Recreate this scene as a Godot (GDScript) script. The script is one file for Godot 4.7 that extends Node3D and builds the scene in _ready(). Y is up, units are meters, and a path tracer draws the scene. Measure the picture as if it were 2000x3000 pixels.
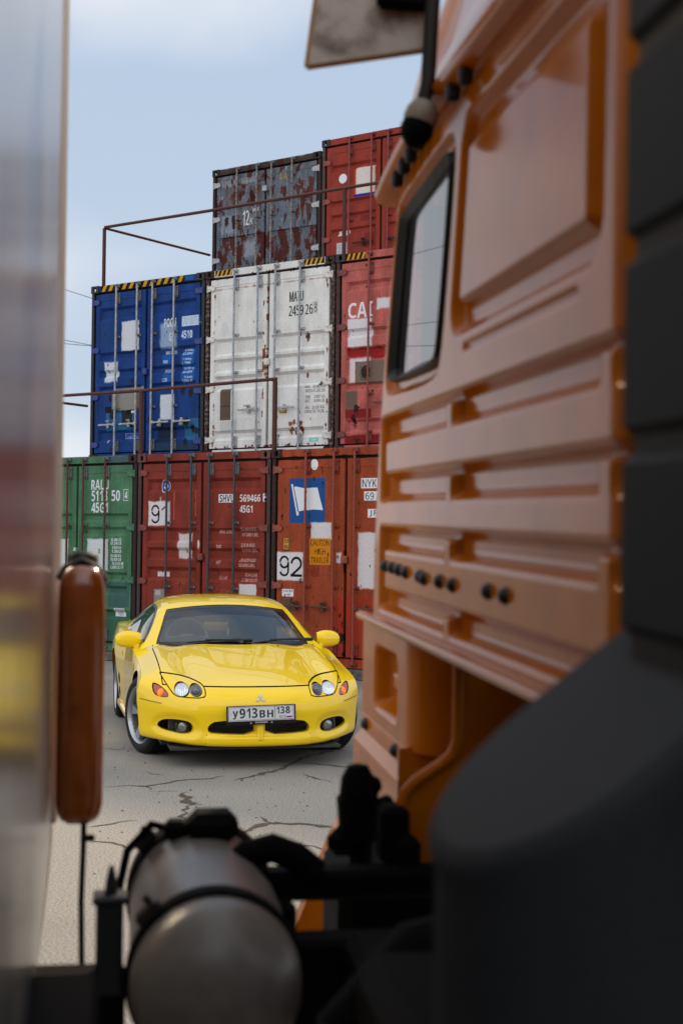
extends Node3D

# ---------------------------------------------------------------- mesh collector
class M:
	var v := PackedVector3Array()
	var n := PackedVector3Array()
	var t := PackedVector2Array()
	func tri(a: Vector3, b: Vector3, c: Vector3, ta := Vector2.ZERO, tb := Vector2.ZERO, tc := Vector2.ZERO) -> void:
		var nn := (b - a).cross(c - a)
		if nn.length_squared() < 1e-16:
			return
		nn = nn.normalized()
		v.append(a); v.append(c); v.append(b)
		n.append(nn); n.append(nn); n.append(nn)
		t.append(ta); t.append(tc); t.append(tb)
	func trin(a: Vector3, b: Vector3, c: Vector3, na: Vector3, nb: Vector3, nc: Vector3) -> void:
		v.append(a); v.append(c); v.append(b)
		n.append(na); n.append(nc); n.append(nb)
		t.append(Vector2(a.x, a.y)); t.append(Vector2(c.x, c.y)); t.append(Vector2(b.x, b.y))
	func quad(a: Vector3, b: Vector3, c: Vector3, d: Vector3) -> void:
		tri(a, b, c)
		tri(a, c, d)
	func quaduv(a: Vector3, b: Vector3, c: Vector3, d: Vector3, w: float, h: float) -> void:
		var f := func(p: Vector3) -> Vector2: return Vector2(p.x / w, 1.0 - p.y / h)
		tri(a, b, c, f.call(a), f.call(b), f.call(c))
		tri(a, c, d, f.call(a), f.call(c), f.call(d))
	# box with chamfered edges
	func box(c: Vector3, s: Vector3, bev := 0.0, b := Basis.IDENTITY) -> void:
		var h := s * 0.5
		var e := minf(bev, minf(h.x, minf(h.y, h.z)) * 0.9)
		var ax := [Vector3(1, 0, 0), Vector3(0, 1, 0), Vector3(0, 0, 1)]
		for k in 3:
			var i := (k + 1) % 3
			var j := (k + 2) % 3
			for sg: float in [-1.0, 1.0]:
				var o: Vector3 = ax[k] * (h[k] * sg)
				var du: Vector3 = ax[i] * (h[i] - e)
				var dv: Vector3 = ax[j] * (h[j] - e)
				var p := [o - du - dv, o + du - dv, o + du + dv, o - du + dv]
				if sg < 0.0:
					p.reverse()
				quad(c + b * p[0], c + b * p[1], c + b * p[2], c + b * p[3])
		if e <= 0.0:
			return
		for k in 3:
			var i := (k + 1) % 3
			var j := (k + 2) % 3
			for si: float in [-1.0, 1.0]:
				for sj: float in [-1.0, 1.0]:
					var a0: Vector3 = ax[i] * (h[i] * si) + ax[j] * ((h[j] - e) * sj)
					var a1: Vector3 = ax[i] * ((h[i] - e) * si) + ax[j] * (h[j] * sj)
					var l: Vector3 = ax[k] * (h[k] - e)
					if si * sj > 0:
						quad(c + b * (a0 - l), c + b * (a1 - l), c + b * (a1 + l), c + b * (a0 + l))
					else:
						quad(c + b * (a0 + l), c + b * (a1 + l), c + b * (a1 - l), c + b * (a0 - l))
		for sx: float in [-1.0, 1.0]:
			for sy: float in [-1.0, 1.0]:
				for sz: float in [-1.0, 1.0]:
					var p0 := Vector3(h.x * sx, (h.y - e) * sy, (h.z - e) * sz)
					var p1 := Vector3((h.x - e) * sx, h.y * sy, (h.z - e) * sz)
					var p2 := Vector3((h.x - e) * sx, (h.y - e) * sy, h.z * sz)
					if sx * sy * sz > 0:
						tri(c + b * p0, c + b * p1, c + b * p2)
					else:
						tri(c + b * p0, c + b * p2, c + b * p1)
	# grid of points rows[i][j], smooth normals
	func grid(rows: Array, flip := false) -> void:
		var R := rows.size()
		var C: int = rows[0].size()
		var nr := []
		for i in R:
			var line := PackedVector3Array()
			for j in C:
				var du: Vector3 = rows[mini(i + 1, R - 1)][j] - rows[maxi(i - 1, 0)][j]
				var dv: Vector3 = rows[i][mini(j + 1, C - 1)] - rows[i][maxi(j - 1, 0)]
				var x := dv.cross(du)
				if x.length_squared() < 1e-14:
					x = Vector3.UP
				line.append((-x if flip else x).normalized())
			nr.append(line)
		for i in R - 1:
			for j in C - 1:
				var a: Vector3 = rows[i][j]
				var b: Vector3 = rows[i][j + 1]
				var c: Vector3 = rows[i + 1][j + 1]
				var d: Vector3 = rows[i + 1][j]
				if flip:
					trin(a, c, b, nr[i][j], nr[i + 1][j + 1], nr[i][j + 1])
					trin(a, d, c, nr[i][j], nr[i + 1][j], nr[i + 1][j + 1])
				else:
					trin(a, b, c, nr[i][j], nr[i][j + 1], nr[i + 1][j + 1])
					trin(a, c, d, nr[i][j], nr[i + 1][j + 1], nr[i + 1][j])
	func tube(pts: Array, rad, sides := 10, caps := true) -> void:
		var np := pts.size()
		var rings := []
		var up := Vector3.UP
		for i in np:
			var d: Vector3 = (pts[mini(i + 1, np - 1)] - pts[maxi(i - 1, 0)]).normalized()
			if i == 0 and absf(d.dot(up)) > 0.9:
				up = Vector3.RIGHT
			var sx := d.cross(up).normalized()
			up = sx.cross(d).normalized()
			var r: float = rad[i] if rad is Array else rad
			var ring := []
			for k in sides:
				var a := TAU * k / sides
				ring.append([pts[i] + (sx * cos(a) + up * sin(a)) * r, sx * cos(a) + up * sin(a)])
			rings.append(ring)
		for i in np - 1:
			for k in sides:
				var k2 := (k + 1) % sides
				var A: Array = rings[i][k]
				var B: Array = rings[i][k2]
				var Cc: Array = rings[i + 1][k2]
				var Dd: Array = rings[i + 1][k]
				trin(A[0], Dd[0], Cc[0], A[1], Dd[1], Cc[1])
				trin(A[0], Cc[0], B[0], A[1], Cc[1], B[1])
		if caps:
			for k in sides:
				tri(pts[0], rings[0][(k + 1) % sides][0], rings[0][k][0])
				tri(pts[np - 1], rings[np - 1][k][0], rings[np - 1][(k + 1) % sides][0])
	# profile of (radius, height) turned round the y axis of basis b at c
	func lathe(prof: Array, c: Vector3, b := Basis.IDENTITY, seg := 32, smooth := true) -> void:
		var rows := []
		for p: Vector2 in prof:
			var line := []
			for k in seg + 1:
				var a := TAU * k / seg
				line.append(c + b * Vector3(cos(a) * p.x, p.y, -sin(a) * p.x))
			rows.append(line)
		if smooth:
			var R := rows.size()
			for i in R - 1:
				var d0: Vector2 = prof[i + 1] - prof[i]
				var nn := Vector2(d0.y, -d0.x).normalized()
				var na := nn
				var nb := nn
				if i > 0:
					var dd: Vector2 = prof[i] - prof[i - 1]
					var n2 := Vector2(dd.y, -dd.x).normalized()
					if n2.dot(nn) > 0.7:
						na = (nn + n2).normalized()
				if i < R - 2:
					var dd2: Vector2 = prof[i + 2] - prof[i + 1]
					var n3 := Vector2(dd2.y, -dd2.x).normalized()
					if n3.dot(nn) > 0.7:
						nb = (nn + n3).normalized()
				for k in seg:
					var a0 := TAU * k / seg
					var a1 := TAU * (k + 1) / seg
					var r0 := Vector3(cos(a0), 0, -sin(a0))
					var r1 := Vector3(cos(a1), 0, -sin(a1))
					var A: Vector3 = rows[i][k]
					var B: Vector3 = rows[i][k + 1]
					var C: Vector3 = rows[i + 1][k + 1]
					var D: Vector3 = rows[i + 1][k]
					var nA := b * (r0 * na.x + Vector3.UP * na.y)
					var nB := b * (r1 * na.x + Vector3.UP * na.y)
					var nC := b * (r1 * nb.x + Vector3.UP * nb.y)
					var nD := b * (r0 * nb.x + Vector3.UP * nb.y)
					if (A - B).length_squared() > 1e-14:
						trin(A, B, C, nA, nB, nC)
					if (C - D).length_squared() > 1e-14:
						trin(A, C, D, nA, nC, nD)
		else:
			grid(rows)
	# flat polygon (xy) pushed out along z from z0 to z1, placed by xf
	func prism(poly: PackedVector2Array, z0: float, z1: float, xf := Transform3D.IDENTITY) -> void:
		var ids := Geometry2D.triangulate_polygon(poly)
		var area := 0.0
		for i in poly.size():
			area += poly[i].cross(poly[(i + 1) % poly.size()])
		for k in range(0, ids.size(), 3):
			var a := poly[ids[k]]
			var b := poly[ids[k + 1]]
			var c := poly[ids[k + 2]]
			if (b - a).cross(c - a) < 0:
				var s := b
				b = c
				c = s
			tri(xf * Vector3(a.x, a.y, z1), xf * Vector3(b.x, b.y, z1), xf * Vector3(c.x, c.y, z1))
			tri(xf * Vector3(a.x, a.y, z0), xf * Vector3(c.x, c.y, z0), xf * Vector3(b.x, b.y, z0))
		for i in poly.size():
			var p := poly[i]
			var q := poly[(i + 1) % poly.size()]
			if area < 0:
				var s2 := p
				p = q
				q = s2
			quad(xf * Vector3(p.x, p.y, z0), xf * Vector3(q.x, q.y, z0), xf * Vector3(q.x, q.y, z1), xf * Vector3(p.x, p.y, z1))
	func mesh() -> ArrayMesh:
		var a := []
		a.resize(Mesh.ARRAY_MAX)
		a[Mesh.ARRAY_VERTEX] = v
		a[Mesh.ARRAY_NORMAL] = n
		a[Mesh.ARRAY_TEX_UV] = t
		var m := ArrayMesh.new()
		m.add_surface_from_arrays(Mesh.PRIMITIVE_TRIANGLES, a)
		return m

# ---------------------------------------------------------------- painted print on a flat front (metres: u to the right, v up)
class Tex:
	var w: int
	var h: int
	var W: float
	var H: float
	var ppm: float
	var img: Image
	var N1: PackedByteArray
	var N2: PackedByteArray
	var rng := RandomNumberGenerator.new()
	var font_cache: Dictionary
	func setup(W_: float, H_: float, ppm_: float, n1: PackedByteArray, n2: PackedByteArray, sd: int, fonts: Dictionary) -> void:
		W = W_; H = H_; ppm = ppm_
		w = int(W * ppm); h = int(H * ppm)
		N1 = n1; N2 = n2
		rng.seed = sd
		font_cache = fonts
	# base: paint colour with grain and faint vertical weathering; rust colour where noise passes a threshold
	func base(col: Color, vary: float, rust: Color, thr: Callable) -> void:
		var by := PackedByteArray()
		by.resize(w * h * 3)
		var k := 0
		var o1 := rng.randi() % 512
		var o2 := rng.randi() % 512
		for y in h:
			var vm := H - (y + 0.5) / ppm
			var th: float = thr.call(vm)
			for x in w:
				var a := N1[((y * 2 + o2) & 511) * 512 + ((x * 2 + o1) & 511)]
				var c := N2[(((y * 5 >> 3) + o1) & 511) * 512 + ((x + o2) & 511)]
				var s := N1[(((y >> 3) + o1) & 511) * 512 + ((x * 3 + o2) & 511)]
				var g := 1.0 + vary * ((a - 128) * 0.0016 + (c - 128) * 0.0022 + (s - 128) * 0.0014)
				var q := (c * 0.7 + a * 0.2 + s * 0.1) / 255.0
				var r := col.r * g
				var gg := col.g * g
				var b := col.b * g
				if q > th:
					var m := clampf((q - th) * 24.0, 0.0, 1.0)
					var d := 0.75 + 0.5 * a / 255.0
					r = lerpf(r, rust.r * d, m)
					gg = lerpf(gg, rust.g * d, m)
					b = lerpf(b, rust.b * d, m)
				by[k] = clampi(int(r * 255.0), 0, 255)
				by[k + 1] = clampi(int(gg * 255.0), 0, 255)
				by[k + 2] = clampi(int(b * 255.0), 0, 255)
				k += 3
		img = Image.create_from_data(w, h, false, Image.FORMAT_RGB8, by)
	func px(x: int, y: int, c: Color, al: float) -> void:
		if x < 0 or y < 0 or x >= w or y >= h:
			return
		img.set_pixel(x, y, img.get_pixel(x, y).lerp(c, al))
	# sprayed or brushed patch with an uneven outline
	func patch(u0: float, v0: float, u1: float, v1: float, c: Color, al := 0.95, soft := 0.02, rough := 0.02) -> void:
		var o := rng.randi() % 512
		for y in range(int((H - maxf(v0, v1) - soft) * ppm), int((H - minf(v0, v1) + soft) * ppm) + 1):
			for x in range(int((minf(u0, u1) - soft) * ppm), int((maxf(u0, u1) + soft) * ppm) + 1):
				var uu := x / ppm
				var vv := H - y / ppm
				var d := minf(minf(uu - minf(u0, u1), maxf(u0, u1) - uu), minf(vv - minf(v0, v1), maxf(v0, v1) - vv))
				var nn := N2[((y * 2 + o) & 511) * 512 + ((x * 2 + o) & 511)] / 255.0 - 0.5
				var n3 := N1[((y * 2 + o) & 511) * 512 + ((x * 4 + o) & 511)] / 255.0
				var m := clampf((d + nn * rough * 1.0) / maxf(soft, 0.002) + 0.5, 0.0, 1.0)
				if m > 0.0:
					px(x, y, c * (0.94 + 0.08 * n3), al * m * minf(1.0, 0.90 + 0.16 * n3))
	func rect(u0: float, v0: float, u1: float, v1: float, c: Color, al := 1.0) -> void:
		for y in range(int((H - maxf(v0, v1)) * ppm), int((H - minf(v0, v1)) * ppm)):
			for x in range(int(minf(u0, u1) * ppm), int(maxf(u0, u1) * ppm)):
				px(x, y, c, al)
	func ell(u: float, v: float, ru: float, rv: float, c: Color, al := 1.0) -> void:
		for y in range(int((H - v - rv) * ppm), int((H - v + rv) * ppm) + 1):
			for x in range(int((u - ru) * ppm), int((u + ru) * ppm) + 1):
				var d := Vector2((x / ppm - u) / ru, (H - y / ppm - v) / rv).length()
				px(x, y, c, al * clampf((1.0 - d) * ru * ppm, 0.0, 1.0))
	# irregular stain or rust spot
	func spot(u: float, v: float, r: float, c: Color, al := 0.9, drip := 0.0) -> void:
		var o := rng.randi() % 512
		for y in range(int((H - v - r) * ppm), int((H - v + r + drip) * ppm) + 1):
			for x in range(int((u - r) * ppm), int((u + r) * ppm) + 1):
				var dx := x / ppm - u
				var dy := v - (H - y / ppm)
				if dy > 0.0:
					dy *= r / (r + drip)
				var nn := N1[((y * 2 + o) & 511) * 512 + ((x * 2 + o) & 511)] / 255.0 - 0.5
				var d := Vector2(dx, dy).length() / r + nn * 0.9
				var m := clampf((0.85 - d) * 5.0, 0.0, 1.0)
				if m > 0.0:
					px(x, y, c * (0.8 + 0.4 * (nn + 0.5)), al * m)
	func trip(a: Vector2, b: Vector2, c: Vector2, col: Color, al: float) -> void:
		var p := [Vector2(a.x * ppm, (H - a.y) * ppm), Vector2(b.x * ppm, (H - b.y) * ppm), Vector2(c.x * ppm, (H - c.y) * ppm)]
		var lo: Vector2 = p[0].min(p[1]).min(p[2])
		var hi: Vector2 = p[0].max(p[1]).max(p[2])
		var e: float = (p[1] - p[0]).cross(p[2] - p[0])
		if absf(e) < 1e-9:
			return
		for y in range(int(lo.y), int(hi.y) + 1):
			for x in range(int(lo.x), int(hi.x) + 1):
				var q := Vector2(x + 0.5, y + 0.5)
				var s: float = (q - p[0]).cross(p[2] - p[0]) / e
				var tt: float = (p[1] - p[0]).cross(q - p[0]) / e
				if s >= -0.001 and tt >= -0.001 and s + tt <= 1.001:
					px(x, y, col, al)
	func poly(pts: PackedVector2Array, col: Color, al := 1.0) -> void:
		var ids := Geometry2D.triangulate_polygon(pts)
		for k in range(0, ids.size(), 3):
			trip(pts[ids[k]], pts[ids[k + 1]], pts[ids[k + 2]], col, al)
	func line(a: Vector2, b: Vector2, wd: float, col: Color, al := 1.0) -> void:
		var d := (b - a).normalized().orthogonal() * wd * 0.5
		trip(a - d, b - d, b + d, col, al)
		trip(a - d, b + d, a + d, col, al)
	# lettering fitted to the box u0..u1, v0..v1
	func text(s: String, u0: float, v0: float, u1: float, v1: float, col: Color, bold := true, al := 0.95, slant := 0.0) -> void:
		var key := s + ("b" if bold else "r")
		if not font_cache.has(key):
			var tm := TextMesh.new()
			var f := SystemFont.new()
			f.font_names = PackedStringArray(["Droid Sans"])
			f.font_weight = 700 if bold else 400
			tm.font = f
			tm.text = s
			tm.font_size = 48
			tm.depth = 0.0
			var ar := tm.get_mesh_arrays()
			var vv: PackedVector3Array = ar[Mesh.ARRAY_VERTEX]
			var ix = ar[Mesh.ARRAY_INDEX]
			var out := PackedVector2Array()
			if ix != null and ix.size() > 0:
				for i in ix:
					out.append(Vector2(vv[i].x, vv[i].y))
			else:
				for p in vv:
					out.append(Vector2(p.x, p.y))
			font_cache[key] = out
		var tr: PackedVector2Array = font_cache[key]
		if tr.is_empty():
			return
		var lo := tr[0]
		var hi := tr[0]
		for p in tr:
			lo = lo.min(p)
			hi = hi.max(p)
		var sc := Vector2((u1 - u0) / maxf(hi.x - lo.x, 1e-6), (v1 - v0) / maxf(hi.y - lo.y, 1e-6))
		for k in range(0, tr.size() - 2, 3):
			var q := []
			for i in 3:
				var p2 := (tr[k + i] - lo) * sc
				q.append(Vector2(u0 + p2.x + slant * p2.y, v0 + p2.y))
			trip(q[0], q[1], q[2], col, al)
	func scuffs(n: int, c: Color, rmin: float, rmax: float, drip: float) -> void:
		for i in n:
			spot(rng.randf_range(0.1, W - 0.1), rng.randf_range(0.15, H - 0.15), rng.randf_range(rmin, rmax), c, rng.randf_range(0.4, 0.9), rng.randf() * drip)
	func done() -> ImageTexture:
		img.generate_mipmaps()
		return ImageTexture.create_from_image(img)

# ---------------------------------------------------------------- shared helpers
var numbers := {}
var NB1: PackedByteArray
var NB2: PackedByteArray
var fonts := {}
var mats := {}

func numbered(called: String) -> String:
	var k: int = numbers.get(called, 0)
	numbers[called] = k + 1
	return called if k == 0 else "%s_%03d" % [called, k]

func thing(called: String, label: String, category: String, xf := Transform3D.IDENTITY, group := "") -> Node3D:
	var o := Node3D.new()
	o.name = numbered(called)
	add_child(o)
	o.transform = xf
	o.set_meta("label", label)
	o.set_meta("category", category)
	if group != "":
		o.set_meta("group", group)
	return o

func part(called: String, m, mat: Material, parent: Node, xf := Transform3D.IDENTITY) -> MeshInstance3D:
	var o := MeshInstance3D.new()
	o.name = called
	o.mesh = m.mesh() if m is M else m
	o.material_override = mat
	o.transform = xf
	o.cast_shadow = GeometryInstance3D.SHADOW_CASTING_SETTING_ON
	parent.add_child(o, true)
	return o

func struct_part(called: String, m, mat: Material) -> MeshInstance3D:
	var o := part(called, m, mat, self)
	o.set_meta("kind", "structure")
	return o

func noise_bytes(sd: int, freq: float, oct: int) -> PackedByteArray:
	var f := FastNoiseLite.new()
	f.noise_type = FastNoiseLite.TYPE_SIMPLEX_SMOOTH
	f.seed = sd
	f.frequency = freq
	f.fractal_octaves = oct
	var im := f.get_seamless_image(512, 512)
	im.convert(Image.FORMAT_L8)
	return im.get_data()

# grey or coloured noise picture between colours given by a gradient
func noise_tex(sd: int, freq: float, oct: int, size: int, stops: Array, cols: Array) -> ImageTexture:
	var f := FastNoiseLite.new()
	f.noise_type = FastNoiseLite.TYPE_SIMPLEX_SMOOTH
	f.seed = sd
	f.frequency = freq
	f.fractal_octaves = oct
	var im := f.get_seamless_image(size, size)
	im.convert(Image.FORMAT_L8)
	var src := im.get_data()
	var g := Gradient.new()
	g.offsets = PackedFloat32Array(stops)
	g.colors = PackedColorArray(cols)
	var lut := []
	for i in 256:
		lut.append(g.sample(i / 255.0))
	var by := PackedByteArray()
	by.resize(size * size * 3)
	for i in size * size:
		var c: Color = lut[src[i]]
		by[i * 3] = int(c.r * 255.0)
		by[i * 3 + 1] = int(c.g * 255.0)
		by[i * 3 + 2] = int(c.b * 255.0)
	var o := Image.create_from_data(size, size, false, Image.FORMAT_RGB8, by)
	o.generate_mipmaps()
	return ImageTexture.create_from_image(o)

func mat(col: Color, rough := 0.6, metal := 0.0, tex: Texture2D = null, scale := 1.0) -> StandardMaterial3D:
	var m := StandardMaterial3D.new()
	m.albedo_color = col
	m.roughness = rough
	m.metallic = metal
	if tex:
		m.albedo_texture = tex
		m.uv1_triplanar = true
		m.uv1_scale = Vector3.ONE * scale
	return m

func rot(axis: Vector3, deg: float) -> Basis:
	return Basis(axis.normalized(), deg_to_rad(deg))

func V(x: float, y: float, z: float) -> Vector3:
	return Vector3(x, y, z)

func rrect(x0: float, y0: float, x1: float, y1: float, r: float, k := 6) -> PackedVector2Array:
	var o := PackedVector2Array()
	for c in [[x1 - r, y0 + r, -90.0], [x1 - r, y1 - r, 0.0], [x0 + r, y1 - r, 90.0], [x0 + r, y0 + r, 180.0]]:
		for i in k + 1:
			var a := deg_to_rad(c[2] + 90.0 * i / k)
			o.append(Vector2(c[0] + cos(a) * r, c[1] + sin(a) * r))
	return o

func cr(p0: float, p1: float, p2: float, p3: float, t: float) -> float:
	return 0.5 * (2.0 * p1 + (p2 - p0) * t + (2.0 * p0 - 5.0 * p1 + 4.0 * p2 - p3) * t * t + (3.0 * p1 - p0 - 3.0 * p2 + p3) * t * t * t)

# Catmull-Rom through a table of rows at parameter t (row index)
func table(rows: Array, t: float) -> PackedFloat64Array:
	var n := rows.size()
	var i := clampi(int(floor(t)), 0, n - 2)
	var f := t - i
	var a: Array = rows[maxi(i - 1, 0)]
	var b: Array = rows[i]
	var c: Array = rows[i + 1]
	var d: Array = rows[mini(i + 2, n - 1)]
	var o := PackedFloat64Array()
	for k in b.size():
		o.append(cr(a[k], b[k], c[k], d[k], f))
	return o

# value of column k of a table whose column 0 is a rising abscissa
func along(rows: Array, x: float) -> PackedFloat64Array:
	var n := rows.size()
	var i := 0
	while i < n - 2 and rows[i + 1][0] < x:
		i += 1
	var x0: float = rows[i][0]
	var x1: float = rows[i + 1][0]
	return table(rows, i + clampf((x - x0) / (x1 - x0), 0.0, 1.0))
const CRACKS := [
	[0.040, [-2.01, 11.99], [-1.89, 11.93], [-1.76, 11.96]],
	[0.028, [-1.69, 10.12], [-1.57, 10.18], [-1.43, 10.19], [-1.37, 10.16], [-1.31, 10.25], [-1.23, 10.39], [-1.11, 10.46], [-0.96, 10.53], [-0.86, 10.66]],
	[0.048, [-0.78, 10.45], [-0.7, 10.6], [-0.6, 10.74], [-0.51, 10.91], [-0.42, 11.09], [-0.38, 11.26], [-0.32, 11.54], [-0.15, 11.84], [0.01, 12.15], [0.14, 12.27]],
	[0.040, [-0.71, 11.57], [-0.6, 11.49], [-0.49, 11.43], [-0.38, 11.35]],
	[0.036, [-0.34, 11.31], [-0.19, 11.28], [-0.05, 11.2], [0.05, 11.14], [0.13, 11.0]],
	[0.036, [-0.28, 10.8], [-0.19, 10.65], [-0.12, 10.54], [-0.06, 10.43]],
	[0.024, [-1.39, 10.17], [-1.34, 9.99]],
	[0.024, [-1.33, 9.95], [-1.21, 9.97], [-1.11, 9.99]],
	[0.072, [-1.09, 9.96], [-1.07, 9.79], [-1.02, 9.57], [-0.98, 9.46], [-0.92, 9.5]],
	[0.096, [-0.98, 9.46], [-1.01, 9.35], [-1.03, 9.26]],
	[0.032, [-1.03, 9.26], [-1.0, 9.19], [-1.03, 9.06], [-0.97, 9.0], [-0.93, 8.99]],
	[0.040, [-1.54, 8.69], [-1.46, 8.79], [-1.38, 8.87], [-1.27, 8.92]],
	[0.036, [-1.47, 8.29], [-1.34, 8.25], [-1.22, 8.16], [-1.13, 8.1]],
	[0.064, [-0.57, 8.56], [-0.52, 8.7], [-0.48, 8.82], [-0.43, 8.89], [-0.39, 8.89], [-0.25, 8.87], [-0.14, 8.85], [-0.05, 8.79], [0.02, 8.74], [0.14, 8.68]],
	[0.048, [-0.43, 8.89], [-0.46, 9.0], [-0.5, 9.08]],
	[0.028, [-0.39, 8.41], [-0.31, 8.35], [-0.2, 8.26], [-0.11, 8.18], [-0.05, 8.12]],
	[0.024, [-1.52, 10.8], [-1.4, 10.71], [-1.31, 10.65]],
]

const EYE := 1.78
const TH := 0.6076

func setup_camera_and_light() -> void:
	var cam := Camera3D.new()
	cam.name = "camera"
	var at := CameraAttributesPhysical.new()
	at.frustum_focal_length = 47.775
	at.frustum_focus_distance = 14.5
	at.frustum_near = 0.05
	at.frustum_far = 3000.0
	at.exposure_aperture = 3.5
	cam.attributes = at
	cam.fov = 40.24
	cam.near = 0.05
	cam.far = 3000.0
	add_child(cam)
	cam.position = Vector3(0, EYE, 0)
	cam.rotation = Vector3(0.0221, 0, 0.0115)
	cam.current = true
	var env := Environment.new()
	env.background_mode = Environment.BG_SKY
	env.tonemap_mode = Environment.TONE_MAPPER_LINEAR
	env.tonemap_exposure = 1.0
	env.sdfgi_enabled = true
	env.ssao_enabled = true
	env.ssil_enabled = true
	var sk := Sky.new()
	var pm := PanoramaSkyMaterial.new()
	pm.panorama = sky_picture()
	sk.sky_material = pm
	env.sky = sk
	var we := WorldEnvironment.new()
	we.name = "world_environment"
	we.environment = env
	add_child(we)
	var sun := DirectionalLight3D.new()
	sun.name = "sun"
	sun.light_energy = 1.0
	sun.light_color = Color(1.0, 0.9, 0.76)
	sun.light_angular_distance = 2.0
	sun.shadow_enabled = true
	add_child(sun)
	var el := deg_to_rad(34.0)
	var az := deg_to_rad(20.0)
	var to_sun := Vector3(sin(az) * cos(el), sin(el), -cos(az) * cos(el))
	sun.look_at_from_position(to_sun * 60.0, Vector3.ZERO)

# clear pale sky with thin broken cloud all round, in linear light
func sky_picture() -> ImageTexture:
	var w := 1024
	var h := 512
	var im := Image.create(w, h, false, Image.FORMAT_RGBF)
	var f := FastNoiseLite.new()
	f.noise_type = FastNoiseLite.TYPE_SIMPLEX_SMOOTH
	f.seed = 23
	f.frequency = 2.1
	f.fractal_octaves = 5
	f.fractal_gain = 0.52
	var g := FastNoiseLite.new()
	g.noise_type = FastNoiseLite.TYPE_SIMPLEX_SMOOTH
	g.seed = 5
	g.frequency = 0.9
	g.fractal_octaves = 2
	for y in h:
		var el := (0.5 - (y + 0.5) / h) * PI
		for x in w:
			var az := (x + 0.5) / w * TAU
			var d := Vector3(sin(az) * cos(el), sin(el), -cos(az) * cos(el))
			var c: Color
			if d.y < -0.01:
				c = Color(0.24, 0.23, 0.21)
			else:
				var up := maxf(d.y, 0.0)
				var blue := Color(0.60, 0.70, 0.82).lerp(Color(0.36, 0.50, 0.72), clampf(pow(up, 0.8) * 1.15, 0.0, 1.0))
				# cloud layer seen on a flat ceiling, so banks flatten towards the horizon
				var p := Vector3(d.x, d.y * 2.2, d.z)
				var n := f.get_noise_3dv(p) * 0.75 + g.get_noise_3dv(p) * 0.55
				# broken cloud nearly all round, with the clearing that the photograph looks into;
				# unseen cloud behind the viewer is brightened to light the container fronts
				var off := d.angle_to(Vector3(0.0, 0.16, -1.0))
				var m := smoothstep(-0.20, 0.45, n + 0.34 - 0.62 * exp(-pow(off / 0.60, 2.0)) * lerpf(0.35, 1.0, smoothstep(0.03, 0.22, up)))
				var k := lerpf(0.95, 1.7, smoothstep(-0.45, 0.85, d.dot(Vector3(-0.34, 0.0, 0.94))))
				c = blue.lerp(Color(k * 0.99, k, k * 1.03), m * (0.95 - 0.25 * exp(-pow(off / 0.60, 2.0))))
			im.set_pixel(x, y, c)
	return ImageTexture.create_from_image(im)

# ---------------------------------------------------------------- ground
func ground_height_noise(x: float, z: float) -> float:
	return 0.0

func build_ground() -> void:
	var tex := noise_tex(11, 0.10, 5, 1024, [0.0, 0.30, 0.40, 0.52, 0.66, 1.0], [Color(0.56, 0.545, 0.52), Color(0.76, 0.75, 0.73), Color(0.87, 0.86, 0.845), Color(0.93, 0.925, 0.91), Color(1.0, 0.99, 0.97), Color(1, 1, 1)])
	var m := mat(Color(1, 1, 1), 0.92, 0.0, tex, 0.55)
	m.vertex_color_use_as_albedo = true
	m.normal_enabled = true
	var nf := FastNoiseLite.new()
	nf.seed = 3
	nf.frequency = 0.16
	nf.fractal_octaves = 3
	var nim := nf.get_seamless_image(512, 512)
	nim.convert(Image.FORMAT_RGBA8)
	nim.bump_map_to_normal_map(3.0)
	nim.generate_mipmaps()
	m.normal_texture = ImageTexture.create_from_image(nim)
	m.normal_scale = 0.12
	# one sheet: fine cells near the yard, coarse ones out to the horizon
	var xs := axis_steps(-16.0, 14.0, 0.25)
	var zs := axis_steps(-32.0, 3.0, 0.25)
	var f := FastNoiseLite.new()
	f.seed = 77
	f.frequency = 0.35
	f.fractal_octaves = 5
	var f2 := FastNoiseLite.new()
	f2.seed = 9
	f2.frequency = 0.06
	f2.fractal_octaves = 3
	var v := PackedVector3Array()
	var n := PackedVector3Array()
	var c := PackedColorArray()
	var ix := PackedInt32Array()
	for z: float in zs:
		for x: float in xs:
			v.append(Vector3(x, 0, z))
			n.append(Vector3.UP)
			var a := f.get_noise_2d(x * 0.5, z)
			var b := f2.get_noise_2d(x, z)
			var base := Color(0.255, 0.245, 0.232).lerp(Color(0.355, 0.33, 0.295), clampf(0.5 + a * 1.7 + b * 0.9, 0.0, 1.0))
			c.append(base)
	var W := xs.size()
	for j in zs.size() - 1:
		for i in W - 1:
			var p := j * W + i
			ix.append_array(PackedInt32Array([p, p + 1, p + W, p + 1, p + W + 1, p + W]))
	var ar := []
	ar.resize(Mesh.ARRAY_MAX)
	ar[Mesh.ARRAY_VERTEX] = v
	ar[Mesh.ARRAY_NORMAL] = n
	ar[Mesh.ARRAY_COLOR] = c
	ar[Mesh.ARRAY_INDEX] = ix
	var am := ArrayMesh.new()
	am.add_surface_from_arrays(Mesh.PRIMITIVE_TRIANGLES, ar)
	var g := struct_part("ground", am, m)
	build_cracks(g)

func axis_steps(a: float, b: float, s: float) -> Array:
	var o := [-2500.0, -900.0, -300.0, -110.0, -60.0]
	var x := a
	while x <= b:
		if x > -59.0:
			o.append(x)
		x += s
	for e: float in [40.0, 110.0, 300.0, 900.0, 2500.0]:
		o.append(e)
	return o

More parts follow.
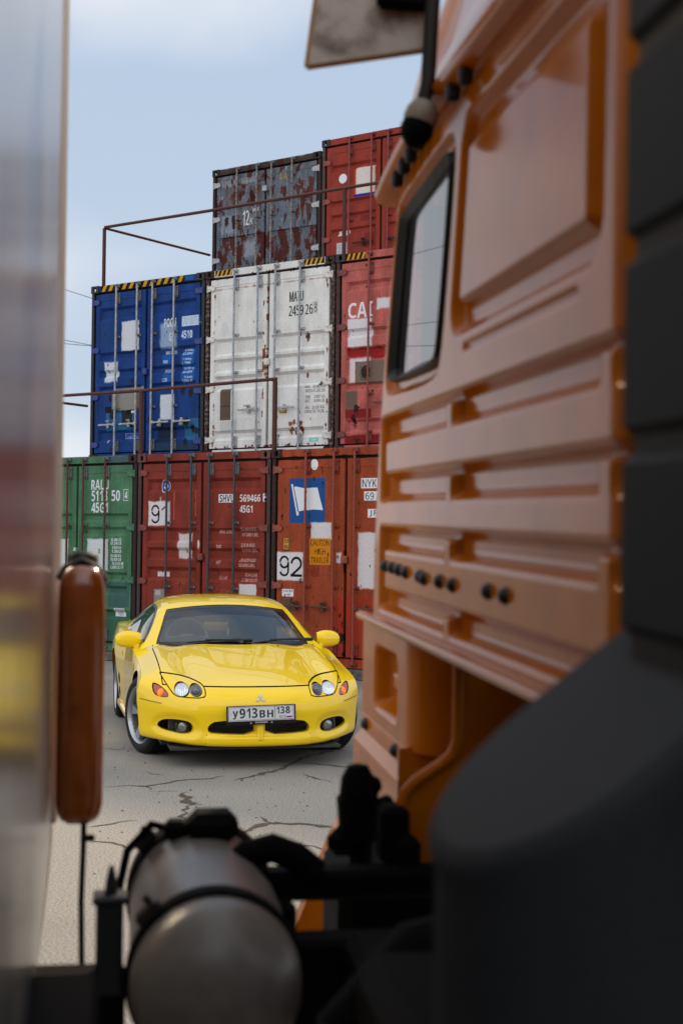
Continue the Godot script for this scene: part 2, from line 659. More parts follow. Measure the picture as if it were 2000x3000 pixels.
# dirt-filled cracks in the asphalt: uneven ribbons with a ragged outline
func build_cracks(g: Node3D) -> void:
	var m := mat(Color(0.42, 0.36, 0.30), 0.98, 0.0, noise_tex(31, 0.05, 3, 256, [0.0, 0.5, 1.0], [Color(0.55, 0.52, 0.5), Color(0.8, 0.77, 0.74), Color(1, 1, 1)]), 6.0)
	var rng := RandomNumberGenerator.new()
	rng.seed = 4
	for c in CRACKS:
		var wd: float = c[0]
		var pts := []
		for k in range(1, c.size()):
			pts.append(Vector2(c[k][0], c[k][1]))
		var fine := []
		for i in pts.size() - 1:
			var a: Vector2 = pts[i]
			var b: Vector2 = pts[i + 1]
			var k := maxi(2, int(a.distance_to(b) / 0.045))
			for j in k:
				var q := a.lerp(b, float(j) / k)
				var o := (b - a).normalized().orthogonal()
				fine.append(q + o * rng.randf_range(-1, 1) * 0.022)
		fine.append(pts[pts.size() - 1])
		var mm := M.new()
		var n := fine.size()
		var prevl := Vector3.ZERO
		var prevr := Vector3.ZERO
		for i in n:
			var d: Vector2 = (fine[mini(i + 1, n - 1)] - fine[maxi(i - 1, 0)]).normalized().orthogonal()
			var e := minf(1.0, minf(i, n - 1 - i) / 5.0 + 0.15)
			var hw := wd * e * rng.randf_range(0.35, 1.25) * 0.5
			var q: Vector2 = fine[i]
			var l := Vector3(q.x + d.x * hw, 0.003, -(q.y + d.y * hw))
			var r := Vector3(q.x - d.x * hw, 0.003, -(q.y - d.y * hw))
			if i > 0:
				mm.tri(prevl, r, prevr)
				mm.tri(prevl, l, r)
			prevl = l
			prevr = r
		for k2 in mm.n.size():
			mm.n[k2] = Vector3.UP
		part("crack", mm, m, g)

# loose grit lying on the yard
func build_grit() -> void:
	var rng := RandomNumberGenerator.new()
	rng.seed = 12
	var m := M.new()
	for i in 170:
		var z := -rng.randf_range(4.5, 13.0)
		var x := rng.randf_range(-0.21, 0.03) * -z + rng.randf_range(-0.3, 0.3)
		var r := rng.randf_range(0.003, 0.008) * (1.0 if rng.randf() < 0.9 else 1.8)
		var b := Basis(Vector3(rng.randf_range(-1, 1), rng.randf_range(-1, 1), rng.randf_range(-1, 1)).normalized(), rng.randf() * TAU)
		m.box(Vector3(x, r * 0.5, z), Vector3(r * 1.6, r * 1.1, r * 1.3), r * 0.3, b)
	var o := part("gravel", m, mat(Color(0.50, 0.47, 0.43), 0.9, 0.0, noise_tex(71, 0.05, 2, 64, [0.0, 0.5, 1.0], [Color(0.5, 0.48, 0.45), Color(0.8, 0.78, 0.75), Color(1, 1, 1)]), 3.0), self)
	o.set_meta("kind", "stuff")
	o.set_meta("label", "loose grey grit scattered on the yard")
	o.set_meta("category", "gravel")

const CW := 2.438
const WALL_X := -2.974
const WALL_Z := -20.352
const COLS := [-2.458, 0.0, 2.458, 4.916, 7.374]
const ROW_Y := [0.14, 3.056, 5.972]
const ROW_D := [0.0, 1.458, 4.49]

func wall_point(u: float, y: float, d: float) -> Vector3:
	return Vector3(WALL_X + u * cos(TH) + d * sin(TH), y, WALL_Z + u * sin(TH) - d * cos(TH))

func wall_xf(u: float, y: float, d: float) -> Transform3D:
	return Transform3D(Basis(Vector3.UP, -TH), wall_point(u, y, d))

var shared := {}

func shared_mesh(key: String, make: Callable) -> ArrayMesh:
	if not shared.has(key):
		var m: M = make.call()
		shared[key] = m.mesh()
	return shared[key]

func casting_mesh() -> M:
	# hollow corner casting: faces with oval holes in front and on the side, both made as rings
	var m := M.new()
	var sx := 0.165
	var sy := 0.118
	var sz := 0.178
	var ring := func(w: float, h: float, rx: float, ry: float, place: Callable) -> void:
		var k := 20
		for i in k:
			var a0 := TAU * i / k
			var a1 := TAU * (i + 1) / k
			var p := []
			for a: float in [a0, a1]:
				var c := Vector2(cos(a), sin(a))
				var e := minf(w * 0.5 / maxf(absf(c.x), 1e-6), h * 0.5 / maxf(absf(c.y), 1e-6))
				p.append(Vector2(c.x * rx, c.y * ry))
				p.append(c * e)
			m.quad(place.call(p[0], 0.0), place.call(p[1], 0.0), place.call(p[3], 0.0), place.call(p[2], 0.0))
			m.quad(place.call(p[0], 0.0), place.call(p[2], 0.0), place.call(p[2], 0.03), place.call(p[0], 0.03))
	ring.call(sx, sy, 0.030, 0.042, func(q: Vector2, dd: float) -> Vector3: return Vector3(q.x, q.y, -dd))
	ring.call(sz, sy, 0.040, 0.034, func(q: Vector2, dd: float) -> Vector3: return Vector3(-sx * 0.5 + dd, q.y, q.x - sz * 0.5))
	var a := Vector3(-sx * 0.5, -sy * 0.5, 0)
	m.quad(a + V(0, sy, 0), a + V(sx, sy, 0), a + V(sx, sy, -sz), a + V(0, sy, -sz))
	m.quad(a, a + V(0, 0, -sz), a + V(sx, 0, -sz), a + V(sx, 0, 0))
	m.quad(a + V(sx, 0, 0), a + V(sx, 0, -sz), a + V(sx, sy, -sz), a + V(sx, sy, 0))
	return m

func door_mesh(x0: float, x1: float, y0: float, y1: float, H: float, valleys: Array, ledges: bool) -> M:
	var m := M.new()
	var zf := -0.02
	var zb := -0.065
	var fx := 0.075
	var ix0 := x0 + fx
	var ix1 := x1 - fx
	var iy0 := y0 + 0.07
	var iy1 := y1 - 0.11
	var Q := func(a: Vector3, b: Vector3, c: Vector3, d: Vector3) -> void: m.quaduv(a, b, c, d, CW, H)
	# frame
	Q.call(V(x0, y0, zf), V(x1, y0, zf), V(x1, iy0, zf), V(x0, iy0, zf))
	Q.call(V(x0, iy1, zf), V(x1, iy1, zf), V(x1, y1, zf), V(x0, y1, zf))
	Q.call(V(x0, iy0, zf), V(ix0, iy0, zf), V(ix0, iy1, zf), V(x0, iy1, zf))
	Q.call(V(ix1, iy0, zf), V(x1, iy0, zf), V(x1, iy1, zf), V(ix1, iy1, zf))
	# edges of the leaf
	Q.call(V(x0, y0, zb), V(x0, y0, zf), V(x0, y1, zf), V(x0, y1, zb))
	Q.call(V(x1, y0, zf), V(x1, y0, zb), V(x1, y1, zb), V(x1, y1, zf))
	Q.call(V(x0, y1, zf), V(x1, y1, zf), V(x1, y1, zb), V(x0, y1, zb))
	Q.call(V(x0, y0, zb), V(x1, y0, zb), V(x1, y0, zf), V(x0, y0, zf))
	# pressed panel: list of (y, z) going down, a weld step at the top
	var pr := []
	var zp := zf - 0.006
	pr.append(Vector2(iy1, zf))
	pr.append(Vector2(iy1 - 0.004, zp))
	if ledges:
		# overlapping patch sheets: each upper sheet stands proud of the one below
		for k in valleys.size():
			var c: Array = valleys[k]
			pr.append(Vector2(c[0], zp + 0.006))
			pr.append(Vector2(c[0] - 0.004, zp - 0.016))
	else:
		for c: Array in valleys:
			var t: float = c[0]
			var b: float = c[1]
			var sl := minf(0.045, (t - b) * 0.3)
			pr.append(Vector2(t, zp))
			pr.append(Vector2(t - sl, zp - 0.04))
			pr.append(Vector2(b + sl, zp - 0.04))
			pr.append(Vector2(b, zp))
	pr.append(Vector2(iy0 + 0.004, zp))
	pr.append(Vector2(iy0, zf))
	for i in pr.size() - 1:
		var p: Vector2 = pr[i]
		var q: Vector2 = pr[i + 1]
		var ip := (zf - p.y) * 0.8
		var iq := (zf - q.y) * 0.8
		Q.call(V(ix0 + iq, q.x, q.y), V(ix1 - iq, q.x, q.y), V(ix1 - ip, p.x, p.y), V(ix0 + ip, p.x, p.y))
		Q.call(V(ix0, q.x, zf), V(ix0 + iq, q.x, q.y), V(ix0 + ip, p.x, p.y), V(ix0, p.x, zf))
		Q.call(V(ix1 - iq, q.x, q.y), V(ix1, q.x, zf), V(ix1, p.x, zf), V(ix1 - ip, p.x, p.y))
	return m

# one shipping container, doors towards the viewer; front print from tex
func container(label: String, col: int, row: int, H: float, L: float, tex: Texture2D, o: Dictionary) -> Node3D:
	var t := thing("shipping_container", label, "container", wall_xf(COLS[col], ROW_Y[row], ROW_D[row]), "stacked shipping containers")
	var paint: StandardMaterial3D = StandardMaterial3D.new()
	paint.albedo_texture = tex
	paint.roughness = 0.6
	paint.roughness_texture = mats.rough_tex
	paint.metallic_specular = 0.25
	var body: Material = o.body
	var frame: Material = o.frame
	var rodm: Material = o.rod
	var hinm: Material = o.hinge
	var brm: Material = o.bracket
	# shell: corrugated sides, roof, end wall, floor
	var b := M.new()
	for side in 2:
		var xx := 0.03 if side == 0 else CW - 0.03
		var sg := 1.0 if side == 0 else -1.0
		var z := -0.2
		var k := 0
		while z > -L + 0.2:
			var z2 := z - 0.07
			var xa := xx + sg * (0.0 if k % 4 < 2 else 0.036)
			var xb := xx + sg * (0.0 if (k + 1) % 4 < 2 else 0.036)
			if side == 0:
				b.quad(V(xa, 0.15, z), V(xa, H - 0.06, z), V(xb, H - 0.06, z2), V(xb, 0.15, z2))
			else:
				b.quad(V(xa, 0.15, z), V(xb, 0.15, z2), V(xb, H - 0.06, z2), V(xa, H - 0.06, z))
			z = z2
			k += 1
		b.box(V(CW * 0.5 + (-1.0 if side == 0 else 1.0) * (CW * 0.5 - 0.04), H - 0.04, -L * 0.5), V(0.06, 0.06, L - 0.36))
		b.box(V(CW * 0.5 + (-1.0 if side == 0 else 1.0) * (CW * 0.5 - 0.04), 0.09, -L * 0.5), V(0.06, 0.13, L - 0.36))
	b.box(V(CW * 0.5, H - 0.035, -L * 0.5), V(CW - 0.16, 0.012, L - 0.06))
	b.box(V(CW * 0.5, 0.13, -L * 0.5), V(CW - 0.16, 0.03, L - 0.3))
	b.box(V(CW * 0.5, H * 0.5, -L + 0.04), V(CW - 0.02, H - 0.02, 0.06))
	part("shell", b, body, t)
	# black sealing plate behind the leaves
	var g := M.new()
	g.box(V(CW * 0.5, H * 0.5, -0.085), V(CW - 0.13, H - 0.2, 0.03))
	part("gasket", g, mats.rubber, t)
	for sx in 2:
		var px := 0.035 if sx == 0 else CW - 0.035
		var p := M.new()
		p.box(V(px, H * 0.5, -0.06), V(0.062, H - 0.236, 0.1), 0.006)
		p.box(V(px + (0.036 if sx == 0 else -0.036), H * 0.5, -0.095), V(0.012, H - 0.24, 0.06))
		part("corner_post", p, frame, t)
		for sy in 2:
			var bas := Basis.IDENTITY if sx == 0 else Basis(V(-1, 0, 0), V(0, 1, 0), V(0, 0, 1))
			part("corner_casting", shared_mesh("cast%d" % sx, casting_mesh if sx == 0 else mirrored_casting), o.cast, t, Transform3D(Basis.IDENTITY, V(0.0825 if sx == 0 else CW - 0.0825, 0.059 if sy == 0 else H - 0.059, 0.004)))
	# header and sill
	var h := M.new()
	h.quaduv(V(0.166, H - 0.108, -0.012), V(CW - 0.166, H - 0.108, -0.012), V(CW - 0.166, H - 0.006, -0.012), V(0.166, H - 0.006, -0.012), CW, H)
	h.quaduv(V(0.166, H - 0.006, -0.012), V(CW - 0.166, H - 0.006, -0.012), V(CW - 0.166, H - 0.006, -0.12), V(0.166, H - 0.006, -0.12), CW, H)
	h.quaduv(V(0.166, H - 0.108, -0.12), V(CW - 0.166, H - 0.108, -0.12), V(CW - 0.166, H - 0.108, -0.012), V(0.166, H - 0.108, -0.012), CW, H)
	part("header", h, paint, t)
	var s := M.new()
	s.quaduv(V(0.166, 0.012, -0.014), V(CW - 0.166, 0.012, -0.014), V(CW - 0.166, 0.125, -0.014), V(0.166, 0.125, -0.014), CW, H)
	s.quaduv(V(0.166, 0.125, -0.014), V(CW - 0.166, 0.125, -0.014), V(CW - 0.166, 0.125, -0.12), V(0.166, 0.125, -0.12), CW, H)
	s.quaduv(V(0.166, 0.012, -0.12), V(CW - 0.166, 0.012, -0.12), V(CW - 0.166, 0.012, -0.014), V(0.166, 0.012, -0.014), CW, H)
	part("sill", s, paint, t)
	var y0 := 0.15
	var y1 := H - 0.148
	var guide := shared_mesh("guide", func() -> M:
		var q := M.new()
		q.box(V(0.012, 0, 0.008), V(0.075, 0.18, 0.03), 0.006)
		q.box(V(-0.002, 0, 0.03), V(0.05, 0.16, 0.045), 0.014)
		for yy: float in [-0.06, 0.06]:
			q.lathe([Vector2(0.0, 0.012), Vector2(0.011, 0.008), Vector2(0.011, 0)], V(0.04, yy, 0.022), rot(V(1, 0, 0), 90), 8, false)
		return q)
	var clip := shared_mesh("clip", func() -> M:
		var q := M.new()
		q.box(V(0.015, 0, 0.008), V(0.095, 0.038, 0.02), 0.005)
		q.box(V(0, 0, 0.034), V(0.05, 0.045, 0.045), 0.014)
		return q)
	var handle := shared_mesh("handle", func() -> M:
		var q := M.new()
		q.box(V(0, 0, 0.05), V(0.36, 0.028, 0.014), 0.004)
		q.box(V(0.17, 0, 0.04), V(0.05, 0.06, 0.05), 0.008)
		q.box(V(0.02, 0.01, 0.03), V(0.05, 0.13, 0.035), 0.01)
		q.lathe([Vector2(0.0, 0.03), Vector2(0.018, 0.026), Vector2(0.018, 0)], V(0.02, 0.05, 0.05), rot(V(1, 0, 0), 90), 10, false)
		return q)
	var hinge := shared_mesh("hinge", func() -> M:
		var q := M.new()
		q.prism(PackedVector2Array([Vector2(-0.075, -0.04), Vector2(0.05, -0.045), Vector2(0.085, -0.02), Vector2(0.085, 0.02), Vector2(0.05, 0.045), Vector2(-0.075, 0.04)]), 0.0, 0.022)
		q.tube([V(-0.06, -0.055, 0.014), V(-0.06, 0.055, 0.014)], 0.016, 8)
		return q)
	var keep := shared_mesh("keep", func() -> M:
		var q := M.new()
		q.box(V(0.0, 0, 0.012), V(0.09, 0.05, 0.03), 0.006)
		q.box(V(0.03, 0.012, 0.034), V(0.03, 0.05, 0.03), 0.008)
		q.box(V(-0.032, 0.012, 0.034), V(0.02, 0.04, 0.03), 0.006)
		return q)
	for k in 2:
		var x0 := 0.102 if k == 0 else 1.242
		var x1 := 1.196 if k == 0 else CW - 0.102
		var d := part("door", door_mesh(x0, x1, y0, y1, H, o.valleys, o.get("ledges", false)), paint, t)
		for rx: float in ([0.60, 1.055] if k == 0 else [1.385, 1.84]):
			var rd := shared_mesh("rod%.2f" % H, func() -> M:
				var q := M.new()
				q.tube([V(0, 0.055, 0.034), V(0, H - 0.055, 0.034)], 0.0165, 10)
				return q)
			part("lock_rod", rd, rodm, d, Transform3D(Basis.IDENTITY, V(rx, 0, 0)))
			part("rod_guide", guide, brm, d, Transform3D(Basis.IDENTITY, V(rx, y1 - 0.1, -0.02)))
			part("rod_guide", guide, brm, d, Transform3D(Basis.IDENTITY, V(rx, y0 + 0.09, -0.02)))
			part("cam_keeper", keep, brm, d, Transform3D(Basis.IDENTITY, V(rx, H - 0.05, -0.012)))
			part("cam_keeper", keep, brm, d, Transform3D(rot(V(0, 0, 1), 180), V(rx, 0.07, -0.012)))
			for cy: float in o.get("clips", [1.87, 1.02]):
				part("rod_clip", clip, brm, d, Transform3D(Basis.IDENTITY, V(rx, cy, -0.02)))
			var inner := absf(rx - 1.22) < 0.3
			var left := rx < 1.22
			if inner or o.get("four_handles", false):
				var hx := rx + (-0.19 if left else 0.19)
				var hb := Basis.IDENTITY if left else Basis(V(0, 0, 1), PI)
				part("handle", handle, o.get("handle", brm), d, Transform3D(hb, V(hx, o.get("handle_y", 0.72), -0.02)))
		for hy: float in o.get("hinges", [2.62, 1.83, 1.06, 0.28]):
			part("hinge", hinge, hinm, d, Transform3D(Basis.IDENTITY if k == 0 else Basis(V(0, 0, 1), PI), V(0.105 if k == 0 else CW - 0.105, minf(hy, H - 0.25), -0.02)))
	var lockbox := M.new()
	lockbox.box(V(1.22, o.get("lock_y", 1.42), 0.0), V(0.1, 0.1, 0.05), 0.01)
	part("seal_plate", lockbox, hinm, t)
	return t

func mirrored_casting() -> M:
	var a := casting_mesh()
	var m := M.new()
	for i in range(0, a.v.size(), 3):
		var p := []
		for k in 3:
			p.append(Vector3(-a.v[i + k].x, a.v[i + k].y, a.v[i + k].z))
		m.tri(p[0], p[1], p[2])
	return m

func new_tex(H: float, sd: int, col: Color, vary: float, rust: Color, thr: Callable, ppm := 240.0) -> Tex:
	var t := Tex.new()
	t.setup(CW, H, ppm, NB1, NB2, sd, fonts)
	t.base(col, vary, rust, thr)
	return t

func build_containers() -> void:
	var H := 2.896
	var wht := Color(0.84, 0.85, 0.87)
	var RUST := Color(0.30, 0.15, 0.10)
	var DARK := Color(0.13, 0.09, 0.08)
	var no_rust := func(_v: float) -> float: return 0.83
	var grime := noise_tex(41, 0.03, 4, 256, [0.0, 0.35, 0.6, 1.0], [Color(0.55, 0.52, 0.5), Color(0.85, 0.84, 0.83), Color(0.95, 0.95, 0.95), Color(1, 1, 1)])
	var rustt := noise_tex(43, 0.035, 5, 512, [0.0, 0.42, 0.5, 0.6, 1.0], [Color(0.16, 0.10, 0.08), Color(0.27, 0.15, 0.11), Color(0.33, 0.19, 0.14), Color(0.42, 0.25, 0.18), Color(0.2, 0.12, 0.1)])
	var galv := noise_tex(45, 0.05, 4, 256, [0.0, 0.3, 0.55, 1.0], [Color(0.30, 0.22, 0.16), Color(0.50, 0.50, 0.50), Color(0.66, 0.67, 0.68), Color(0.74, 0.75, 0.77)])
	mats.rust = mat(Color(1, 1, 1), 0.85, 0.0, rustt, 1.3)
	mats.rust_dark = mat(Color(0.55, 0.5, 0.5), 0.85, 0.0, rustt, 1.1)
	mats.galv = mat(Color(1, 1, 1), 0.5, 0.35, galv, 2.5)
	mats.galv_dull = mat(Color(0.62, 0.63, 0.64), 0.55, 0.3, galv, 2.1)
	mats.black_cast = mat(Color(0.16, 0.15, 0.15), 0.7, 0.0, grime, 2.0)
	var P := func(c: Color, r := 0.5) -> StandardMaterial3D: return mat(c, r, 0.0, grime, 1.7)

	# --- green, bottom row
	var gcol := Color(0.275, 0.43, 0.32)
	var t := new_tex(H, 1, gcol, 0.5, RUST, no_rust)
	t.patch(0.95, 0.1, 2.33, 0.62, Color(0.16, 0.30, 0.25), 0.6, 0.01, 0.01)
	t.patch(1.88, 0.66, 2.31, 1.03, Color(0.20, 0.33, 0.35), 0.7, 0.01, 0.015)
	t.patch(1.85, 2.79, 2.25, 2.88, Color(0.25, 0.31, 0.36), 0.8, 0.01, 0.02)
	t.text("RALU", 1.50, 2.39, 1.86, 2.54, wht)
	t.text("5113", 1.51, 2.22, 1.84, 2.38, wht)
	t.text("50", 1.92, 2.22, 2.09, 2.38, wht)
	for q in [[2.16, 2.22, 2.26, 2.228], [2.16, 2.38, 2.26, 2.388], [2.16, 2.22, 2.167, 2.388], [2.253, 2.22, 2.26, 2.388]]:
		t.rect(q[0], q[1], q[2], q[3], wht)
	t.text("4", 2.185, 2.25, 2.238, 2.36, wht)
	t.text("45G1", 1.51, 2.05, 1.85, 2.20, wht)
	t.patch(1.43, 1.2, 1.86, 1.66, wht, 0.9, 0.02, 0.03)
	t.patch(0.72, 1.15, 1.03, 1.66, wht, 0.9, 0.02, 0.03)
	t.patch(1.155, 1.30, 1.20, 1.52, wht, 0.85, 0.02, 0.03)
	var gl := ["30.480 KG", "67.200 LB", "3.800 KG", "8.380 LB", "26.680 KG", "58.820 LB", "76.4 CU.M", "2.698 CU.FT"]
	var gy := [1.67, 1.617, 1.555, 1.50, 1.435, 1.38, 1.32, 1.265]
	for i in 8:
		t.text(gl[i], 1.915 if i not in [2, 3, 6] else 1.945, gy[i] - 0.045, 2.13 if i < 6 else 2.175, gy[i], wht)
	t.rect(2.0, 0.52, 2.21, 0.64, wht)
	for i in 4:
		t.text(["DESIGNED & TESTED", "MAX. GROSS WEIGHT", "32.500 KG.", "71.650 LB."][i], 2.015 + (0.03 if i > 1 else 0.0), 0.613 - i * 0.027, 2.195 - (0.03 if i > 1 else 0.0), 0.632 - i * 0.027, Color(0.15, 0.2, 0.17))
	t.scuffs(16, RUST, 0.008, 0.03, 0.08)
	container("dark green container with RALU 5113 lettering at the left end of the bottom row", 0, 0, H, 12.19, t.done(), {
		"body": P.call(gcol), "frame": mats.rust_dark, "cast": mats.rust_dark, "rod": mats.rust, "hinge": P.call(Color(0.2, 0.42, 0.3)), "bracket": mats.galv_dull,
		"valleys": [[2.04, 1.91], [1.84, 1.70], [1.17, 1.03], [0.97, 0.83], [0.62, 0.48]], "clips": [1.87, 1.01]})

	# --- red brown 91
	var rcol := Color(0.47, 0.19, 0.145)
	t = new_tex(H, 2, rcol, 0.45, Color(0.22, 0.1, 0.08), no_rust)
	t.ell(0.50, 2.43, 0.085, 0.095, Color(0.85, 0.87, 0.9))
	t.ell(0.50, 2.43, 0.076, 0.086, Color(0.13, 0.24, 0.55))
	t.ell(0.50, 2.43, 0.045, 0.05, Color(0.8, 0.85, 0.92))
	t.spot(0.49, 2.44, 0.035, Color(0.16, 0.28, 0.6), 0.9)
	t.patch(0.20, 1.86, 0.62, 2.21, wht, 0.93, 0.025, 0.02)
	t.patch(0.42, 2.16, 0.44, 2.27, wht, 0.7, 0.02, 0.03)
	stencil_number(t, "9", 0.255, 1.89, 0.415, 2.16)
	stencil_number(t, "1", 0.45, 1.89, 0.57, 2.16)
	t.patch(0.76, 1.40, 1.01, 1.75, wht, 0.85, 0.03, 0.03)
	t.ell(1.16, 1.60, 0.022, 0.07, wht, 0.85)
	t.patch(0.36, 1.13, 0.59, 1.20, Color(0.83, 0.83, 0.83), 0.97, 0.008, 0.0)
	t.text("COR-TEN STEEL", 0.38, 1.17, 0.57, 1.188, Color(0.25, 0.25, 0.3), false)
	t.text("CONTAINER", 0.41, 1.143, 0.54, 1.16, Color(0.25, 0.25, 0.3), false)
	t.patch(0.33, 0.72, 0.53, 0.95, Color(0.53, 0.51, 0.49), 0.97, 0.006, 0.012)
	t.patch(0.35, 0.86, 0.45, 0.93, Color(0.68, 0.67, 0.65), 0.9, 0.006, 0.02)
	t.patch(0.68, 1.95, 0.70, 2.36, Color(0.72, 0.36, 0.26), 0.8, 0.008, 0.01)
	t.patch(1.085, 1.95, 1.105, 2.36, Color(0.72, 0.36, 0.26), 0.8, 0.008, 0.01)
	t.rect(1.52, 2.18, 1.80, 2.30, wht)
	t.text("SHVU", 1.535, 2.19, 1.79, 2.29, Color(0.05, 0.05, 0.06))
	t.text("569466", 1.895, 2.19, 2.255, 2.29, wht)
	t.rect(2.305, 2.19, 2.37, 2.30, wht)
	t.text("2", 2.32, 2.20, 2.357, 2.29, Color(0.05, 0.05, 0.06))
	t.text("45G1", 1.895, 2.04, 2.12, 2.14, wht)
	for q in [["MAX. GROSS", 1.51, 1.755, 1.78, 1.80], ["TARE", 1.48, 1.545, 1.57, 1.59], ["NET", 1.485, 1.325, 1.56, 1.37], ["CU. CAP.", 1.515, 1.11, 1.66, 1.16],
		["30.480 KGS.", 1.90, 1.79, 2.185, 1.833], ["67.200 LBS.", 1.915, 1.715, 2.195, 1.758], ["3.8 0 KGS.", 1.925, 1.57, 2.18, 1.615], ["8.510 LBS.", 1.93, 1.50, 2.195, 1.542],
		["26.620 KGS", 1.89, 1.365, 2.165, 1.408], ["58.690 LBS.", 1.885, 1.295, 2.17, 1.338], ["76.4 CU.M.", 1.965, 1.16, 2.19, 1.203], ["2.700 CU.FT.", 1.92, 1.09, 2.195, 1.133]]:
		t.text(q[0], q[1], q[2], q[3], q[4], Color(0.86, 0.85, 0.84), false, 0.9, 0.12)
	t.patch(1.90, 0.78, 2.20, 1.06, wht, 0.88, 0.015, 0.02)
	# scratched scribbles
	for q in [[0.76, 1.30, 0.98, 1.335], [0.78, 1.235, 0.99, 1.27], [0.79, 1.165, 0.99, 1.205]]:
		t.text("KYTUZ" if q[1] > 1.28 else "KAYYP", q[0], q[1], q[2], q[3], Color(0.68, 0.42, 0.36), false, 0.45)
	for i in 7:
		t.line(Vector2(1.52 + 0.03 * i, 0.85 + 0.05 * (i % 3)), Vector2(1.62 + 0.03 * i, 0.98 - 0.04 * (i % 2)), 0.007, Color(0.68, 0.44, 0.38), 0.5)
		t.line(Vector2(0.74 + 0.025 * i, 1.03 + 0.025 * (i % 2)), Vector2(0.765 + 0.025 * i, 1.055 - 0.025 * (i % 2)), 0.006, Color(0.68, 0.44, 0.38), 0.55)
	t.spot(1.165, 1.42, 0.05, Color(0.06, 0.05, 0.05), 0.95, 0.05)
	t.scuffs(22, Color(0.2, 0.1, 0.08), 0.006, 0.025, 0.05)
	container("red brown container sprayed with 91 and lettered SHVU, behind the yellow car", 1, 0, H, 12.19, t.done(), {
		"body": P.call(rcol), "frame": P.call(Color(0.20, 0.10, 0.085)), "cast": P.call(Color(0.38, 0.16, 0.12)), "rod": mat(Color(0.24, 0.26, 0.29), 0.55, 0.2, grime, 2.0), "hinge": P.call(rcol), "bracket": mats.galv_dull,
		"valleys": [[2.53, 2.34], [1.83, 1.61], [1.55, 1.36], [1.27, 1.07], [0.62, 0.46]], "clips": [1.90, 0.99]})

	# --- orange red 92
	var ocol := Color(0.55, 0.245, 0.145)
	t = new_tex(H, 3, ocol, 0.5, Color(0.30, 0.13, 0.09), func(v: float) -> float: return 0.80)
	t.patch(1.0, 0.1, 2.3, 0.95, Color(0.62, 0.16, 0.08), 0.55, 0.12, 0.1)
	t.patch(0.29, 1.90, 0.88, 2.50, Color(0.10, 0.30, 0.56), 0.97, 0.004, 0.0)
	t.poly(PackedVector2Array([Vector2(0.365, 2.39), Vector2(0.43, 2.385), Vector2(0.50, 2.37), Vector2(0.57, 2.365), Vector2(0.66, 2.37), Vector2(0.755, 2.37), Vector2(0.79, 2.25), Vector2(0.85, 2.07), Vector2(0.78, 2.075), Vector2(0.69, 2.08), Vector2(0.60, 2.07), Vector2(0.54, 2.07), Vector2(0.45, 2.055), Vector2(0.42, 2.18)]), wht)
	t.line(Vector2(0.335, 2.41), Vector2(0.43, 2.0), 0.026, wht)
	t.line(Vector2(0.44, 2.05), Vector2(0.45, 2.01), 0.012, wht)
	t.ell(0.333, 2.41, 0.02, 0.018, wht)
	t.ell(0.70, 2.68, 0.065, 0.075, Color(0.86, 0.87, 0.86))
	t.patch(0.65, 1.69, 0.99, 1.91, wht, 0.93, 0.02, 0.02)
	t.patch(0.63, 1.35, 0.975, 1.70, Color(0.80, 0.50, 0.06), 0.98, 0.003, 0.0)
	var ink := Color(0.12, 0.07, 0.03)
	t.text("CAUTION", 0.65, 1.60, 0.955, 1.675, ink, false)
	t.text("HIGH", 0.715, 1.485, 0.89, 1.56, ink, false)
	t.text("TRAILER", 0.66, 1.37, 0.95, 1.445, ink, false)
	t.patch(0.20, 1.53, 0.30, 1.70, Color(0.10, 0.08, 0.05), 0.98, 0.004, 0.0)
	t.rect(0.208, 1.538, 0.292, 1.692, Color(0.74, 0.53, 0.22))
	t.text("2.9", 0.215, 1.635, 0.285, 1.685, ink)
	t.text("9½", 0.218, 1.548, 0.285, 1.605, ink)
	t.patch(0.08, 1.13, 0.53, 1.51, wht, 0.95, 0.02, 0.012)
	stencil_number(t, "9", 0.14, 1.18, 0.30, 1.46)
	stencil_number(t, "2", 0.325, 1.18, 0.515, 1.45)
	t.patch(1.07, 1.38, 1.15, 1.51, wht, 0.85, 0.025, 0.03)
	t.patch(1.41, 1.05, 1.70, 1.78, wht, 0.9, 0.025, 0.02)
	for q in [["NYK", 1.45, 2.35, 1.71, 2.48], ["69 8", 1.50, 2.19, 1.78, 2.31], ["JP", 1.56, 1.97, 1.74, 2.08]]:
		t.rect(q[1], q[2], q[3], q[4], wht)
		t.text(q[0], q[1] + 0.02, q[2] + 0.015, q[3] - 0.02, q[4] - 0.015, Color(0.06, 0.06, 0.07), false)
	t.rect(0.19, 0.91, 0.38, 1.01, wht)
	t.text("J ACEP", 0.20, 0.965, 0.37, 1.0, Color(0.12, 0.12, 0.14), false)
	t.text("H-6401", 0.225, 0.925, 0.33, 0.95, Color(0.12, 0.12, 0.14), false)
	t.patch(0.19, 0.66, 0.375, 0.885, Color(0.37, 0.30, 0.26), 0.97, 0.004, 0.004)
	for i in 9:
		t.rect(0.21, 0.85 - i * 0.021, 0.355, 0.857 - i * 0.021, Color(0.28, 0.22, 0.19), 0.7)
	t.spot(0.72, 1.25, 0.09, Color(0.46, 0.13, 0.07), 0.6)
	t.patch(1.20, 1.18, 1.215, 1.36, Color(0.78, 0.72, 0.62), 0.8, 0.004, 0.006)
	t.patch(1.18, 1.24, 1.21, 1.55, Color(0.2, 0.09, 0.06), 0.75, 0.01, 0.03)
	t.spot(1.16, 0.42, 0.06, Color(0.12, 0.07, 0.06), 0.9, 0.06)
	t.patch(0.1, 2.755, 2.3, 2.79, Color(0.2, 0.09, 0.07), 0.8, 0.012, 0.05)
	t.scuffs(60, Color(0.17, 0.08, 0.06), 0.006, 0.028, 0.06)
